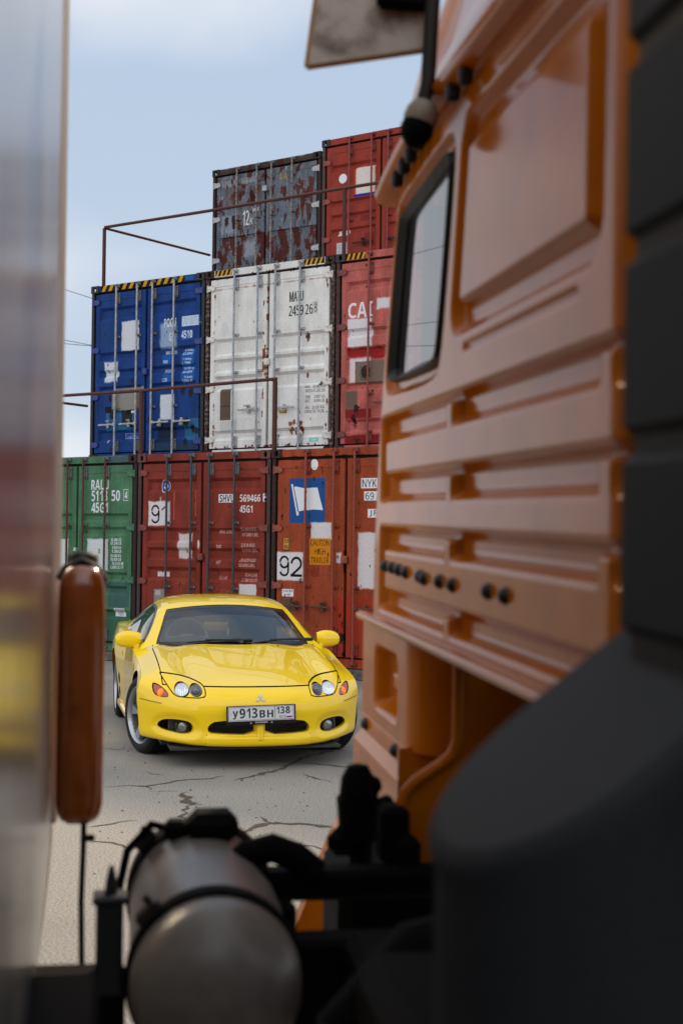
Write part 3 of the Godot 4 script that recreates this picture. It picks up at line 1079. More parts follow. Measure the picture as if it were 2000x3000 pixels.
	container("orange red container sprayed with 92 carrying a blue flag print and CAUTION HIGH TRAILER sign", 2, 0, H, 12.19, t.done(), {
		"body": P.call(ocol), "frame": mats.rust_dark, "cast": mats.rust_dark, "rod": mat(Color(0.58, 0.24, 0.15), 0.55, 0.0, grime, 3.0), "hinge": P.call(ocol), "bracket": mat(Color(0.52, 0.20, 0.12), 0.6, 0.0, grime, 3.0),
		"valleys": [], "clips": [1.86, 1.06], "handle_y": 0.79, "handle": mats.rust, "four_handles": true})

	# --- blue, second row
	var bcol := Color(0.085, 0.22, 0.455)
	t = new_tex(H, 4, bcol, 0.5, Color(0.14, 0.12, 0.12), func(v: float) -> float: return 0.84 if v > 0.7 else 0.74)
	t.patch(0.20, 1.85, 0.60, 2.42, Color(0.10, 0.24, 0.42), 0.5, 0.05, 0.04)
	t.rect(0.2, 2.79, 2.2, 2.888, Color(0.05, 0.05, 0.055))
	for i in 12:
		var u := 0.22 + i * 0.15
		if u < 1.95:
			t.poly(PackedVector2Array([Vector2(u, 2.79), Vector2(u + 0.075, 2.79), Vector2(u + 0.13, 2.888), Vector2(u + 0.055, 2.888)]), Color(0.74, 0.55, 0.06))
	t.patch(2.02, 2.80, 2.20, 2.88, Color(0.10, 0.34, 0.60), 0.97, 0.006, 0.01)
	t.patch(0.67, 1.79, 1.055, 2.27, wht, 0.93, 0.02, 0.02)
	t.patch(0.30, 1.30, 0.60, 1.63, wht, 0.93, 0.03, 0.02)
	t.patch(1.51, 1.76, 1.86, 2.17, Color(0.66, 0.72, 0.80), 0.8, 0.05, 0.03)
	t.text("POCU", 1.59, 2.10, 1.84, 2.24, wht)
	t.text("GL", 1.70, 1.88, 1.81, 2.01, wht, true, 0.8)
	t.patch(1.96, 2.09, 2.31, 2.25, Color(0.80, 0.85, 0.90), 0.95, 0.008, 0.004)
	t.text("701875", 1.985, 2.11, 2.29, 2.23, Color(0.55, 0.66, 0.80))
	t.patch(2.325, 2.085, 2.385, 2.235, Color(0.16, 0.42, 0.74), 0.9, 0.006, 0.004)
	t.text("8", 2.335, 2.10, 2.375, 2.22, wht)
	t.patch(1.945, 1.88, 2.19, 2.03, Color(0.13, 0.37, 0.68), 0.85, 0.015, 0.01)
	t.text("4510", 1.955, 1.90, 2.18, 2.02, wht)
	for q in [[1.56, 1.53, 1.80, 1.66], [1.58, 1.24, 1.80, 1.36], [1.955, 1.24, 2.22, 1.73]]:
		t.patch(q[0], q[1], q[2], q[3], Color(0.10, 0.36, 0.68), 0.8, 0.03, 0.02)
	for q in [["MAX GROSS", 1.61, 1.67, 1.84, 1.725], ["TARE", 1.58, 1.53, 1.68, 1.58], ["PAYLOAD", 1.60, 1.38, 1.78, 1.435], ["CUBE", 1.565, 1.24, 1.67, 1.295],
		["30.480kg", 1.985, 1.69, 2.18, 1.735], ["67.200lb", 1.985, 1.635, 2.18, 1.68], ["3.980kg", 1.99, 1.545, 2.17, 1.59], ["8.780lb", 1.99, 1.49, 2.15, 1.535],
		["26.500kg", 1.985, 1.405, 2.19, 1.45], ["58.420lb", 1.985, 1.35, 2.18, 1.395], ["76.4cum", 2.02, 1.27, 2.19, 1.31], ["2.690cuft", 1.985, 1.21, 2.195, 1.255]]:
		t.text(q[0], q[1], q[2], q[3], q[4], wht, true, 0.9)
	t.patch(0.48, 0.82, 1.18, 1.195, Color(0.55, 0.53, 0.51), 0.97, 0.006, 0.006)
	t.patch(0.53, 0.86, 0.62, 1.1, Color(0.45, 0.36, 0.3), 0.5, 0.04, 0.04)
	t.patch(1.0, 0.84, 1.12, 1.1, Color(0.42, 0.30, 0.25), 0.6, 0.04, 0.05)
	t.patch(0.35, 0.50, 0.96, 0.80, Color(0.17, 0.42, 0.60), 0.85, 0.01, 0.015)
	t.patch(0.42, 0.70, 0.58, 0.84, DARK, 0.85, 0.02, 0.05)
	t.patch(0.70, 0.60, 0.92, 0.83, DARK, 0.85, 0.02, 0.06)
	t.patch(0.33, 0.80, 0.47, 0.90, Color(0.05, 0.06, 0.08), 0.9, 0.005, 0.0)
	t.patch(0.79, 0.76, 1.0, 0.83, Color(0.05, 0.05, 0.06), 0.95, 0.005, 0.0)
	t.rect(0.91, 0.775, 0.98, 0.81, Color(0.8, 0.82, 0.85))
	t.patch(1.53, 0.64, 1.82, 1.04, wht, 0.93, 0.02, 0.015)
	t.patch(2.02, 0.30, 2.40, 0.64, Color(0.17, 0.40, 0.56), 0.85, 0.01, 0.01)
	for q in [[2.08, 0.60, 0.07], [2.2, 0.5, 0.06], [2.3, 0.46, 0.05], [2.0, 1.1, 0.06], [2.16, 1.06, 0.07], [2.06, 0.29, 0.06], [0.44, 1.05, 0.05], [0.92, 1.31, 0.04], [0.93, 0.61, 0.05], [1.32, 0.66, 0.06]]:
		t.spot(q[0], q[1], q[2], DARK, 0.85, 0.05)
	t.patch(1.45, 0.28, 1.85, 0.58, Color(0.07, 0.12, 0.18), 0.75, 0.04, 0.05)
	t.patch(1.3, 0.15, 2.3, 0.24, Color(0.2, 0.2, 0.18), 0.55, 0.03, 0.07)
	t.rect(0.76, 0.36, 1.06, 0.45, Color(0.6, 0.68, 0.8))
	t.rect(0.768, 0.368, 1.052, 0.442, Color(0.13, 0.26, 0.56))
	t.text("THIS DOOR IS", 0.84, 0.412, 0.98, 0.43, wht, false, 0.9)
	t.text("CORTEN AUTHORIZED", 0.79, 0.378, 1.03, 0.40, wht, false, 0.9)
	t.patch(0.38, 0.31, 0.42, 0.36, Color(0.75, 0.6, 0.5), 0.9, 0.004, 0.0)
	t.scuffs(40, DARK, 0.006, 0.025, 0.05)
	container("blue container with black and yellow striped header and white paint patches", 0, 1, H, 12.19, t.done(), {
		"body": P.call(bcol), "frame": mat(Color(0.07, 0.08, 0.12), 0.6, 0.0, grime, 2.0), "cast": mats.black_cast, "rod": mats.galv, "hinge": P.call(Color(0.12, 0.22, 0.5)), "bracket": mats.galv_dull,
		"valleys": [[2.52, 2.31], [1.79, 1.64], [1.50, 1.36], [1.23, 1.10], [0.52, 0.32]], "clips": [2.02, 0.85], "handle_y": 0.60, "handle": mats.galv, "four_handles": true})

	# --- white, second row
	var wcol := Color(0.82, 0.82, 0.81)
	t = new_tex(H, 5, wcol, 0.22, Color(0.40, 0.22, 0.15), func(v: float) -> float: return 0.88 if v < 2.7 else 0.80)
	for q in [[0.19, 0.52], [1.88, 2.25]]:
		t.rect(q[0], 2.80, q[1], 2.885, Color(0.06, 0.06, 0.06))
		for i in 4:
			var u2: float = q[0] + 0.01 + i * 0.085
			t.poly(PackedVector2Array([Vector2(u2, 2.80), Vector2(u2 + 0.04, 2.80), Vector2(u2 + 0.075, 2.885), Vector2(u2 + 0.035, 2.885)]), Color(0.78, 0.58, 0.08))
	t.text("MATU", 1.61, 2.285, 1.86, 2.435, Color(0.05, 0.05, 0.06), false, 1.0)
	t.text("MATU", 1.615, 2.285, 1.865, 2.435, Color(0.05, 0.05, 0.06), false, 1.0)
	t.text("2459 26", 1.60, 2.075, 2.03, 2.225, Color(0.05, 0.05, 0.06), false, 1.0)
	t.text("2459 26", 1.605, 2.075, 2.035, 2.225, Color(0.05, 0.05, 0.06), false, 1.0)
	t.text("8", 2.06, 2.10, 2.11, 2.225, Color(0.05, 0.05, 0.06), false, 1.0)
	for q in [[2.045, 2.08, 2.12, 2.087], [2.045, 2.235, 2.12, 2.242], [2.045, 2.08, 2.05, 2.242], [2.115, 2.08, 2.12, 2.242]]:
		t.rect(q[0], q[1], q[2], q[3], Color(0.3, 0.3, 0.3))
	for q in [["MAX.", 1.915, 0.985, 2.01, 1.03], ["30.480 KGS.", 2.055, 0.985, 2.285, 1.03], ["GROSS 67.200 LBS.", 1.915, 0.925, 2.285, 0.97], ["TARE", 1.915, 0.835, 2.01, 0.88], ["3.850 KGS.", 2.08, 0.835, 2.285, 0.88],
		["WGT.", 1.915, 0.775, 2.0, 0.82], ["8.490 LBS.", 2.08, 0.775, 2.285, 0.82], ["MAX.", 1.915, 0.68, 2.0, 0.725], ["26.630 KGS.", 2.045, 0.68, 2.28, 0.725], ["CARGO 58.710 LBS.", 1.91, 0.62, 2.28, 0.665]]:
		t.text(q[0], q[1], q[2], q[3], q[4], Color(0.06, 0.06, 0.07), false, 1.0)
	t.patch(0.30, 0.58, 0.51, 1.06, Color(0.36, 0.30, 0.25), 0.98, 0.004, 0.0)
	for i in 15:
		t.rect(0.32, 1.03 - i * 0.029, 0.49, 1.04 - i * 0.029, Color(0.25, 0.2, 0.17), 0.6)
	t.rect(0.30, 0.785, 0.51, 0.80, Color(0.2, 0.17, 0.15), 0.8)
	t.rect(1.44, 0.63, 1.59, 0.69, Color(0.86, 0.66, 0.05))
	t.text("CAUTION", 1.455, 0.662, 1.575, 0.682, Color(0.2, 0.12, 0.02), true, 1.0)
	t.rect(1.46, 0.64, 1.57, 0.648, Color(0.4, 0.3, 0.05))
	t.patch(2.0, 0.20, 2.165, 0.26, Color(0.45, 0.74, 0.70), 0.95, 0.015, 0.0)
	t.text("texo", 2.04, 0.212, 2.13, 0.248, Color(0.75, 0.9, 0.87), true, 0.9)
	t.patch(0.30, 0.40, 0.62, 0.57, Color(0.75, 0.75, 0.74), 0.9, 0.004, 0.0)
	t.patch(0.55, 0.60, 0.95, 1.12, Color(0.90, 0.90, 0.89), 0.6, 0.03, 0.03)
	t.ell(0.37, 1.98, 0.07, 0.11, Color(0.72, 0.74, 0.79), 0.35)
	var orust := Color(0.45, 0.22, 0.12)
	for i in 26:
		t.spot(t.rng.randf_range(1.58, 1.86), t.rng.randf_range(0.30, 0.52), t.rng.randf_range(0.008, 0.04), orust, 0.8, 0.03)
	for i in 40:
		var u3 := t.rng.randf_range(0.15, 2.3)
		t.spot(u3, 2.775 + t.rng.randf_range(-0.01, 0.012), t.rng.randf_range(0.01, 0.03), Color(0.35, 0.19, 0.14), 0.9, 0.01)
		t.spot(u3, 0.16 + t.rng.randf_range(-0.01, 0.015), t.rng.randf_range(0.008, 0.03), Color(0.33, 0.18, 0.13), 0.9, 0.0)
	for i in 46:
		var sx2: float = [0.17, 1.13, 1.19, 2.30, 2.36][i % 5]
		t.spot(sx2 + t.rng.randf_range(-0.012, 0.012), t.rng.randf_range(0.2, 2.7), t.rng.randf_range(0.006, 0.022), orust, 0.85, t.rng.randf() * 0.12)
	for i in 22:
		t.spot(1.145 + t.rng.randf_range(-0.03, 0.03), t.rng.randf_range(1.25, 1.68), t.rng.randf_range(0.01, 0.035), orust, 0.85, 0.04)
	t.patch(0.2, 2.585, 2.25, 2.60, Color(0.55, 0.40, 0.30), 0.5, 0.01, 0.03)
	t.spot(1.93, 1.77, 0.05, Color(0.25, 0.14, 0.1), 0.9, 0.05)
	t.spot(1.93, 1.2, 0.03, Color(0.4, 0.2, 0.12), 0.9, 0.04)
	t.spot(2.19, 1.05, 0.045, Color(0.25, 0.14, 0.1), 0.9, 0.0)
	t.scuffs(46, Color(0.35, 0.22, 0.16), 0.004, 0.016, 0.03)
	container("white container lettered MATU 2459268 with rust stained door edges", 1, 1, H, 13.7, t.done(), {
		"body": P.call(wcol), "frame": mat(Color(0.75, 0.70, 0.67), 0.7, 0.0, noise_tex(47, 0.045, 4, 256, [0.0, 0.55, 0.66, 1.0], [Color(0.12, 0.07, 0.06), Color(0.24, 0.13, 0.10), Color(0.62, 0.57, 0.53), Color(0.8, 0.78, 0.75)]), 1.2), "cast": mats.rust_dark,
		"rod": mat(Color(0.92, 0.96, 1.0), 0.45, 0.3, galv, 2.2), "hinge": P.call(Color(0.84, 0.83, 0.81)), "bracket": mats.galv,
		"valleys": [[1.83, 1.56], [1.52, 1.30], [1.26, 1.02], [0.42, 0.26]], "clips": [1.87, 1.30], "handle_y": 0.72, "handle": mats.galv})

	# --- faded red with CAI letters, second row
	var ccol := Color(0.655, 0.345, 0.32)
	t = new_tex(H, 6, ccol, 0.5, Color(0.25, 0.12, 0.1), no_rust)
	t.rect(0.17, 2.795, 0.50, 2.885, Color(0.06, 0.06, 0.06))
	for i in 4:
		var u4 := 0.18 + i * 0.085
		t.poly(PackedVector2Array([Vector2(u4, 2.795), Vector2(u4 + 0.04, 2.795), Vector2(u4 + 0.075, 2.885), Vector2(u4 + 0.035, 2.885)]), Color(0.78, 0.58, 0.08))
	t.text("CAI", 0.21, 1.95, 0.63, 2.17, wht, true, 0.97)
	t.patch(0.70, 2.05, 0.93, 2.2, wht, 0.9, 0.03, 0.02)
	t.patch(0.20, 1.53, 0.62, 1.94, wht, 0.93, 0.025, 0.015)
	t.patch(0.20, 1.36, 1.1, 1.52, Color(0.52, 0.07, 0.08), 0.85, 0.02, 0.04)
	t.patch(0.24, 1.02, 0.6, 1.38, wht, 0.85, 0.04, 0.02)
	t.patch(0.34, 1.0, 0.86, 1.32, Color(0.43, 0.38, 0.33), 0.98, 0.006, 0.012)
	t.spot(0.52, 1.17, 0.11, Color(0.13, 0.10, 0.09), 0.9, 0.03)
	t.patch(0.18, 0.64, 0.385, 0.91, Color(0.42, 0.36, 0.29), 0.98, 0.004, 0.003)
	for i in 9:
		t.rect(0.2, 0.875 - i * 0.025, 0.365, 0.884 - i * 0.025, Color(0.3, 0.25, 0.2), 0.6)
	t.patch(0.18, 0.51, 0.62, 0.64, Color(0.48, 0.07, 0.08), 0.9, 0.01, 0.01)
	t.patch(0.18, 0.15, 1.1, 0.27, Color(0.44, 0.07, 0.08), 0.9, 0.02, 0.02)
	t.spot(0.37, 0.66, 0.06, Color(0.13, 0.09, 0.08), 0.9, 0.05)
	t.spot(0.32, 0.53, 0.05, Color(0.13, 0.09, 0.08), 0.9, 0.12)
	t.spot(0.4, 0.18, 0.06, Color(0.2, 0.08, 0.07), 0.8, 0.02)
	t.scuffs(26, Color(0.22, 0.1, 0.08), 0.006, 0.025, 0.06)
	container("faded pinkish red container with white CAI letters beside the white container", 2, 1, H, 12.19, t.done(), {
		"body": P.call(ccol), "frame": mat(Color(0.24, 0.12, 0.105), 0.7, 0.0, grime, 2.0), "cast": mats.black_cast, "rod": mat(Color(0.55, 0.24, 0.21), 0.55, 0.0, grime, 2.4), "hinge": P.call(Color(0.42, 0.19, 0.16)), "bracket": mat(Color(0.50, 0.22, 0.19), 0.6, 0.0, grime, 2.4),
		"valleys": [[2.48, 2.33], [1.80, 1.66], [1.54, 1.40], [1.02, 0.9], [0.5, 0.3]], "clips": [1.85, 0.85]})

	# --- rusty grey, third row
	var HR := 2.591
	t = new_tex(HR, 7, Color(0.385, 0.415, 0.455), 0.9, Color(0.29, 0.13, 0.10), func(v: float) -> float: return 0.585 if v > 1.33 else 0.47, 260.0)
	for q in [[0.25, 1.9, 0.52, 2.22, 0.35], [0.85, 1.95, 1.12, 2.2, 0.5]]:
		t.patch(q[0], q[1], q[2], q[3], Color(0.37, 0.24, 0.23), q[4], 0.08, 0.08)
	t.patch(0.2, 1.40, 0.58, 1.72, Color(0.52, 0.55, 0.60), 0.8, 0.05, 0.06)
	t.patch(0.72, 0.92, 1.02, 1.22, Color(0.55, 0.58, 0.62), 0.85, 0.08, 0.09)
	t.patch(0.2, 2.26, 1.1, 2.36, Color(0.55, 0.58, 0.60), 0.7, 0.02, 0.05)
	for q in [[0.32, 1.66], [0.48, 1.68], [0.50, 1.60], [0.90, 2.08], [0.93, 2.0]]:
		t.spot(q[0], q[1], 0.06, Color(0.15, 0.07, 0.06), 0.95, 0.12)
	for q in [[0.27, 1.30, 1.56], [0.50, 1.34, 1.6], [0.33, 1.24, 1.4]]:
		t.patch(q[0], q[1], q[0] + 0.012, q[2], Color(0.1, 0.06, 0.05), 0.8, 0.006, 0.008)
	t.text("12", 0.70, 1.50, 0.835, 1.77, wht, false, 0.95)
	t.text("12", 0.708, 1.50, 0.843, 1.77, wht, false, 0.95)
	t.text("K", 0.87, 1.50, 0.935, 1.62, wht, false, 0.95)
	t.patch(0.92, 1.74, 1.05, 1.80, wht, 0.75, 0.02, 0.06)
	t.text("4 A", 1.515, 2.20, 1.695, 2.34, Color(0.72, 0.53, 0.10), false, 0.9)
	t.text("201 24.10", 1.87, 2.10, 2.2, 2.2, Color(0.36, 0.2, 0.18), false, 0.7)
	for q in [[2.02, 1.9, 1.4], [2.15, 1.75, 1.3], [1.93, 2.1, 1.8], [2.22, 2.2, 1.5]]:
		t.poly(PackedVector2Array([Vector2(q[0] - 0.06, q[1]), Vector2(q[0] + 0.07, q[1] - 0.05), Vector2(q[0] + 0.01, q[2])]), Color(0.29, 0.12, 0.09), 0.75)
	t.patch(0.15, 2.455, 2.3, 2.58, Color(0.20, 0.12, 0.10), 0.75, 0.01, 0.06)
	t.scuffs(90, Color(0.20, 0.09, 0.07), 0.008, 0.035, 0.14)
	t.scuffs(40, Color(0.56, 0.58, 0.6), 0.006, 0.03, 0.03)
	container("rusty grey container painted 12K on the top row above the blue one", 0, 2, HR, 6.06, t.done(), {
		"body": mats.rust, "frame": mats.rust_dark, "cast": mats.rust_dark, "rod": mat(Color(0.95, 0.93, 0.9), 0.7, 0.0, noise_tex(49, 0.05, 4, 256, [0.0, 0.35, 0.45, 1.0], [Color(0.2, 0.1, 0.08), Color(0.33, 0.2, 0.16), Color(0.55, 0.55, 0.54), Color(0.66, 0.66, 0.66)]), 2.0), "hinge": mats.galv, "bracket": mats.galv_dull,
		"valleys": [[1.86, 0], [1.33, 0]], "ledges": true, "clips": [1.62], "hinges": [2.3, 1.67, 0.92, 0.3], "handle_y": 0.62, "lock_y": 2.1})

	# --- red, third row
	var H3 := 2.76
	var r3 := Color(0.53, 0.205, 0.16)
	t = new_tex(H3, 8, r3, 0.35, Color(0.25, 0.1, 0.08), no_rust)
	t.ell(0.43, 2.05, 0.085, 0.085, wht)
	t.patch(0.665, 1.72, 1.105, 2.21, Color(0.70, 0.25, 0.10), 0.9, 0.04, 0.02)
	t.patch(0.70, 1.735, 1.09, 2.20, Color(0.83, 0.82, 0.80), 0.97, 0.03, 0.015)
	t.rect(0.665, 1.69, 1.10, 1.735, Color(0.12, 0.17, 0.52))
	t.patch(0.34, 1.065, 0.57, 1.155, Color(0.82, 0.82, 0.81), 0.97, 0.012, 0.0)
	t.text("COR-TEN STEEL", 0.37, 1.115, 0.54, 1.135, Color(0.3, 0.3, 0.34), false, 0.8)
	t.text("CONTAINER", 0.39, 1.085, 0.52, 1.105, Color(0.3, 0.3, 0.34), false, 0.8)
	t.rect(0.32, 0.70, 0.53, 0.945, Color(0.70, 0.71, 0.72))
	for i in 9:
		t.rect(0.335, 0.915 - i * 0.024, 0.515, 0.922 - i * 0.024, Color(0.45, 0.46, 0.48), 0.8)
	t.patch(0.80, 1.27, 1.02, 1.38, Color(0.44, 0.14, 0.11), 0.8, 0.02, 0.01)
	t.patch(0.88, 0.82, 1.10, 1.07, Color(0.44, 0.14, 0.11), 0.8, 0.03, 0.01)
	t.scuffs(14, Color(0.25, 0.1, 0.08), 0.006, 0.02, 0.05)
	container("red container with a white square and dot on the top row beside the rusty one", 1, 2, H3, 12.19, t.done(), {
		"body": P.call(r3), "frame": P.call(Color(0.22, 0.10, 0.085)), "cast": mats.black_cast, "rod": mat(Color(0.55, 0.21, 0.17), 0.55, 0.0, grime, 2.2), "hinge": P.call(r3), "bracket": mat(Color(0.46, 0.17, 0.14), 0.6, 0.0, grime, 2.2),
		"valleys": [[2.30, 2.16], [1.68, 1.56], [1.44, 1.31], [1.19, 1.07], [0.6, 0.45]], "clips": [1.31], "hinges": [2.35, 1.68, 1.02, 0.3], "handle_y": 0.90, "lock_y": 1.55, "handle": mats.rust_dark})

	# --- the stack goes on to the right, hidden by the truck; its top row shades the car and the yard
	var plain := new_tex(H, 9, Color(0.46, 0.19, 0.15), 0.5, RUST, no_rust, 60.0).done()
	var od := {"body": P.call(Color(0.46, 0.19, 0.15)), "frame": mats.rust_dark, "cast": mats.rust_dark, "rod": mats.rust, "hinge": mats.rust, "bracket": mats.rust_dark, "valleys": [[1.83, 1.61], [1.55, 1.36]]}
	var names := {
		"2_2": "plain brown container on the top row right of the red one, behind the truck cab", "3_0": "plain brown container in the bottom row right of the one sprayed 92",
		"3_1": "plain brown container in the middle row right of the CAI one", "3_2": "plain brown container on the top row at the right end of the stack"}
	for q in [[2, 2], [3, 0], [3, 1], [3, 2]]:
		container(names["%d_%d" % [q[0], q[1]]], q[0], q[1], H, 12.19, plain, od)

	# concrete sleepers under the bottom row
	var conc := mat(Color(0.36, 0.35, 0.34), 0.9, 0.0, grime, 1.3)
	for c in 4:
		for e in 2:
			var s := M.new()
			s.box(V(CW * 0.5, 0.07, 0.0), V(CW + 0.016, 0.138, 0.34), 0.012)
			var sl := thing("concrete_sleeper", ["grey concrete sleeper under the %s end of the %s container" % [["door", "rear"][e], ["dark green", "red brown", "orange red", "plain brown"][c]]][0], "kerb", wall_xf(COLS[c], 0.0, 0.17 if e == 0 else 11.8), "concrete sleepers under the stack")
			part("block", s, conc, sl)
	build_rails()

func stencil_number(t: Tex, s: String, u0: float, v0: float, u1: float, v1: float) -> void:
	var k := Color(0.04, 0.04, 0.045)
	var w := (u1 - u0) * 0.17
	var pts := PackedVector2Array()
	var cx := (u0 + u1) * 0.5
	var rw := (u1 - u0) * 0.5 - w * 0.5
	var h := v1 - v0
	if s == "9":
		var cy := v1 - h * 0.31
		var rh := h * 0.31 - w * 0.5
		for i in 24:
			if i in [0, 12]:
				continue
			var a0 := TAU * i / 24.0
			var a1 := TAU * (i + 1.25) / 24.0
			t.line(Vector2(cx + cos(a0) * rw, cy + sin(a0) * rh), Vector2(cx + cos(a1) * rw, cy + sin(a1) * rh), w, k)
		t.line(Vector2(cx + rw, cy - 0.01), Vector2(cx + rw, v0 + h * 0.28), w, k)
		for i in 9:
			var b0 := -PI * i / 10.0
			var b1 := -PI * (i + 1.2) / 10.0
			t.line(Vector2(cx + cos(b0) * rw, v0 + h * 0.28 + sin(b0) * (h * 0.28 - w * 0.5)), Vector2(cx + cos(b1) * rw, v0 + h * 0.28 + sin(b1) * (h * 0.28 - w * 0.5)), w, k)
	elif s == "1":
		t.line(Vector2(u1 - w * 0.6, v0), Vector2(u1 - w * 0.6, v1), w, k)
		t.line(Vector2(u1 - w * 0.6, v1 - w * 0.4), Vector2(u0 + w * 0.3, v1 - h * 0.28), w, k)
	else:
		for i in 14:
			var a2 := PI - PI * 1.22 * i / 14.0
			var a3 := PI - PI * 1.22 * (i + 1.25) / 14.0
			t.line(Vector2(cx + cos(a2) * rw, v1 - rw - w * 0.5 + sin(a2) * rw), Vector2(cx + cos(a3) * rw, v1 - rw - w * 0.5 + sin(a3) * rw), w, k)
		t.line(Vector2(cx + cos(PI * -0.22) * rw, v1 - rw - w * 0.5 + sin(PI * -0.22) * rw), Vector2(u0 + w * 0.5, v0 + w * 0.5), w, k)
		t.line(Vector2(u0, v0 + w * 0.5), Vector2(u1, v0 + w * 0.5), w, k)

func build_rails() -> void:
	var m: Material = mats.rust_pipe
	var top := func(u: float, d: float, y: float) -> Vector3: return wall_point(u, y, d)
	var r2 := ROW_Y[1] + 2.896
	var o := thing("guard_rail", "rusty pipe guard rail along the roof of the blue and white containers", "railing")
	var a := M.new()
	a.tube([top.call(-2.21, 1.50, r2 + 0.965), top.call(0.0, 1.50, r2 + 0.955), top.call(2.4, 1.50, r2 + 0.962), top.call(5.0, 1.50, r2 + 0.95), top.call(7.2, 1.50, r2 + 0.95)], 0.024, 10)
	part("top_rail", a, m, o)
	a = M.new()
	a.tube([top.call(-2.21, 1.50, r2 + 0.95), top.call(-2.42, 4.40, r2 + 1.04)], 0.022, 10)
	part("side_rail", a, m, o)
	for u: float in [-2.22, 2.57]:
		a = M.new()
		a.box(top.call(u, 1.50, r2 + 0.475), V(0.045, 0.95, 0.045), 0.003, Basis(Vector3.UP, -TH))
		part("post", a, m, o)
	var r1 := ROW_Y[0] + 2.896
	o = thing("guard_rail", "rusty pipe guard rail along the roof of the green and 91 containers", "railing")
	a = M.new()
	a.tube([top.call(-2.45, 0.05, r1 + 0.95), top.call(0.0, 0.05, r1 + 0.935), top.call(2.49, 0.05, r1 + 0.965)], 0.024, 10)
	part("top_rail", a, m, o)
	a = M.new()
	a.tube([top.call(-2.45, 0.05, r1 + 0.95), top.call(-2.47, 1.42, r1 + 0.945)], 0.022, 10)
	part("side_rail", a, m, o)
	for u: float in [-2.44, 0.01, 2.465]:
		a = M.new()
		a.box(top.call(u, 0.05, r1 + 0.47), V(0.05, 0.94, 0.05), 0.003, Basis(Vector3.UP, -TH))
		part("post", a, m, o)

# ================================================================ yellow coupe
# car space: x to the picture's right, y up, z towards the nose (nose at z = 0, s = -z runs back)
# front patch rows: centre s, centre y, edge s, edge y, edge half-width, sweep power, fender crest, edge fall
const FRONT := [
	[0.10, 0.175, 0.62, 0.190, 0.82, 2.8, 0.0, 0.0],
	[0.020, 0.185, 0.61, 0.200, 0.872, 2.8, 0.0, 0.0],
	[0.000, 0.225, 0.60, 0.235, 0.892, 2.8, 0.0, 0.0],
	[0.012, 0.300, 0.60, 0.305, 0.898, 2.8, 0.0, 0.0],
	[0.006, 0.380, 0.60, 0.385, 0.905, 2.8, 0.0, 0.0],
	[0.000, 0.455, 0.60, 0.455, 0.912, 2.8, 0.0, 0.0],
	[0.014, 0.525, 0.60, 0.520, 0.914, 2.7, 0.0, 0.0],
	[0.055, 0.585, 0.60, 0.580, 0.910, 2.6, 0.0, 0.0],
	[0.125, 0.626, 0.61, 0.628, 0.898, 2.5, 0.006, 0.0],
	[0.240, 0.660, 0.65, 0.664, 0.882, 2.4, 0.018, 0.0],
	[0.420, 0.702, 0.74, 0.690, 0.872, 2.3, 0.034, 0.0],
	[0.650, 0.750, 0.88, 0.712, 0.868, 2.2, 0.044, 0.0],
	[0.900, 0.797, 1.04, 0.735, 0.868, 2.1, 0.046, 0.0],
	[1.130, 0.836, 1.22, 0.760, 0.870, 2.0, 0.042, 0.0],
	[1.340, 0.868, 1.42, 0.788, 0.874, 2.0, 0.036, 0.0],
	[1.480, 0.880, 1.60, 0.808, 0.878, 2.0, 0.030, 0.0]]

# shoulder and sill of the side: s, shoulder y, shoulder x, sill y, sill x, widest x
const SIDE := [
	[0.60, 0.600, 0.908, 0.200, 0.872, 0.914],
	[0.65, 0.664, 0.882, 0.200, 0.872, 0.912],
	[0.74, 0.690, 0.872, 0.200, 0.870, 0.910],
	[0.88, 0.712, 0.868, 0.200, 0.868, 0.910],
	[1.04, 0.735, 0.868, 0.200, 0.866, 0.912],
	[1.22, 0.760, 0.870, 0.195, 0.866, 0.908],
	[1.42, 0.788, 0.874, 0.185, 0.872, 0.896],
	[1.60, 0.808, 0.878, 0.180, 0.880, 0.892],
	[2.10, 0.840, 0.870, 0.175, 0.885, 0.890],
	[2.60, 0.868, 0.868, 0.175, 0.885, 0.895],
	[3.00, 0.892, 0.880, 0.180, 0.890, 0.915],
	[3.40, 0.912, 0.888, 0.195, 0.895, 0.935],
	[3.80, 0.918, 0.880, 0.210, 0.890, 0.935],
	[4.20, 0.915, 0.850, 0.240, 0.860, 0.905],
	[4.45, 0.900, 0.790, 0.280, 0.800, 0.860],
	[4.54, 0.880, 0.700, 0.320, 0.720, 0.780]]

# greenhouse rows: centre s, centre y, edge s, edge y, edge half-width
const GREEN := [
	[1.27, 0.845, 1.56, 0.838, 0.742],
	[1.36, 0.890, 1.63, 0.880, 0.728],
	[1.62, 1.010, 1.84, 0.992, 0.675],
	[1.86, 1.118, 2.04, 1.090, 0.628],
	[2.04, 1.190, 2.19, 1.152, 0.594],
	[2.16, 1.226, 2.29, 1.178, 0.578],
	[2.38, 1.255, 2.45, 1.200, 0.565],
	[2.75, 1.270, 2.78, 1.212, 0.558],
	[3.10, 1.245, 3.12, 1.185, 0.545],
	[3.60, 1.130, 3.60, 1.075, 0.525],
	[4.00, 1.010, 4.00, 0.965, 0.500],
	[4.25, 0.935, 4.25, 0.900, 0.480]]

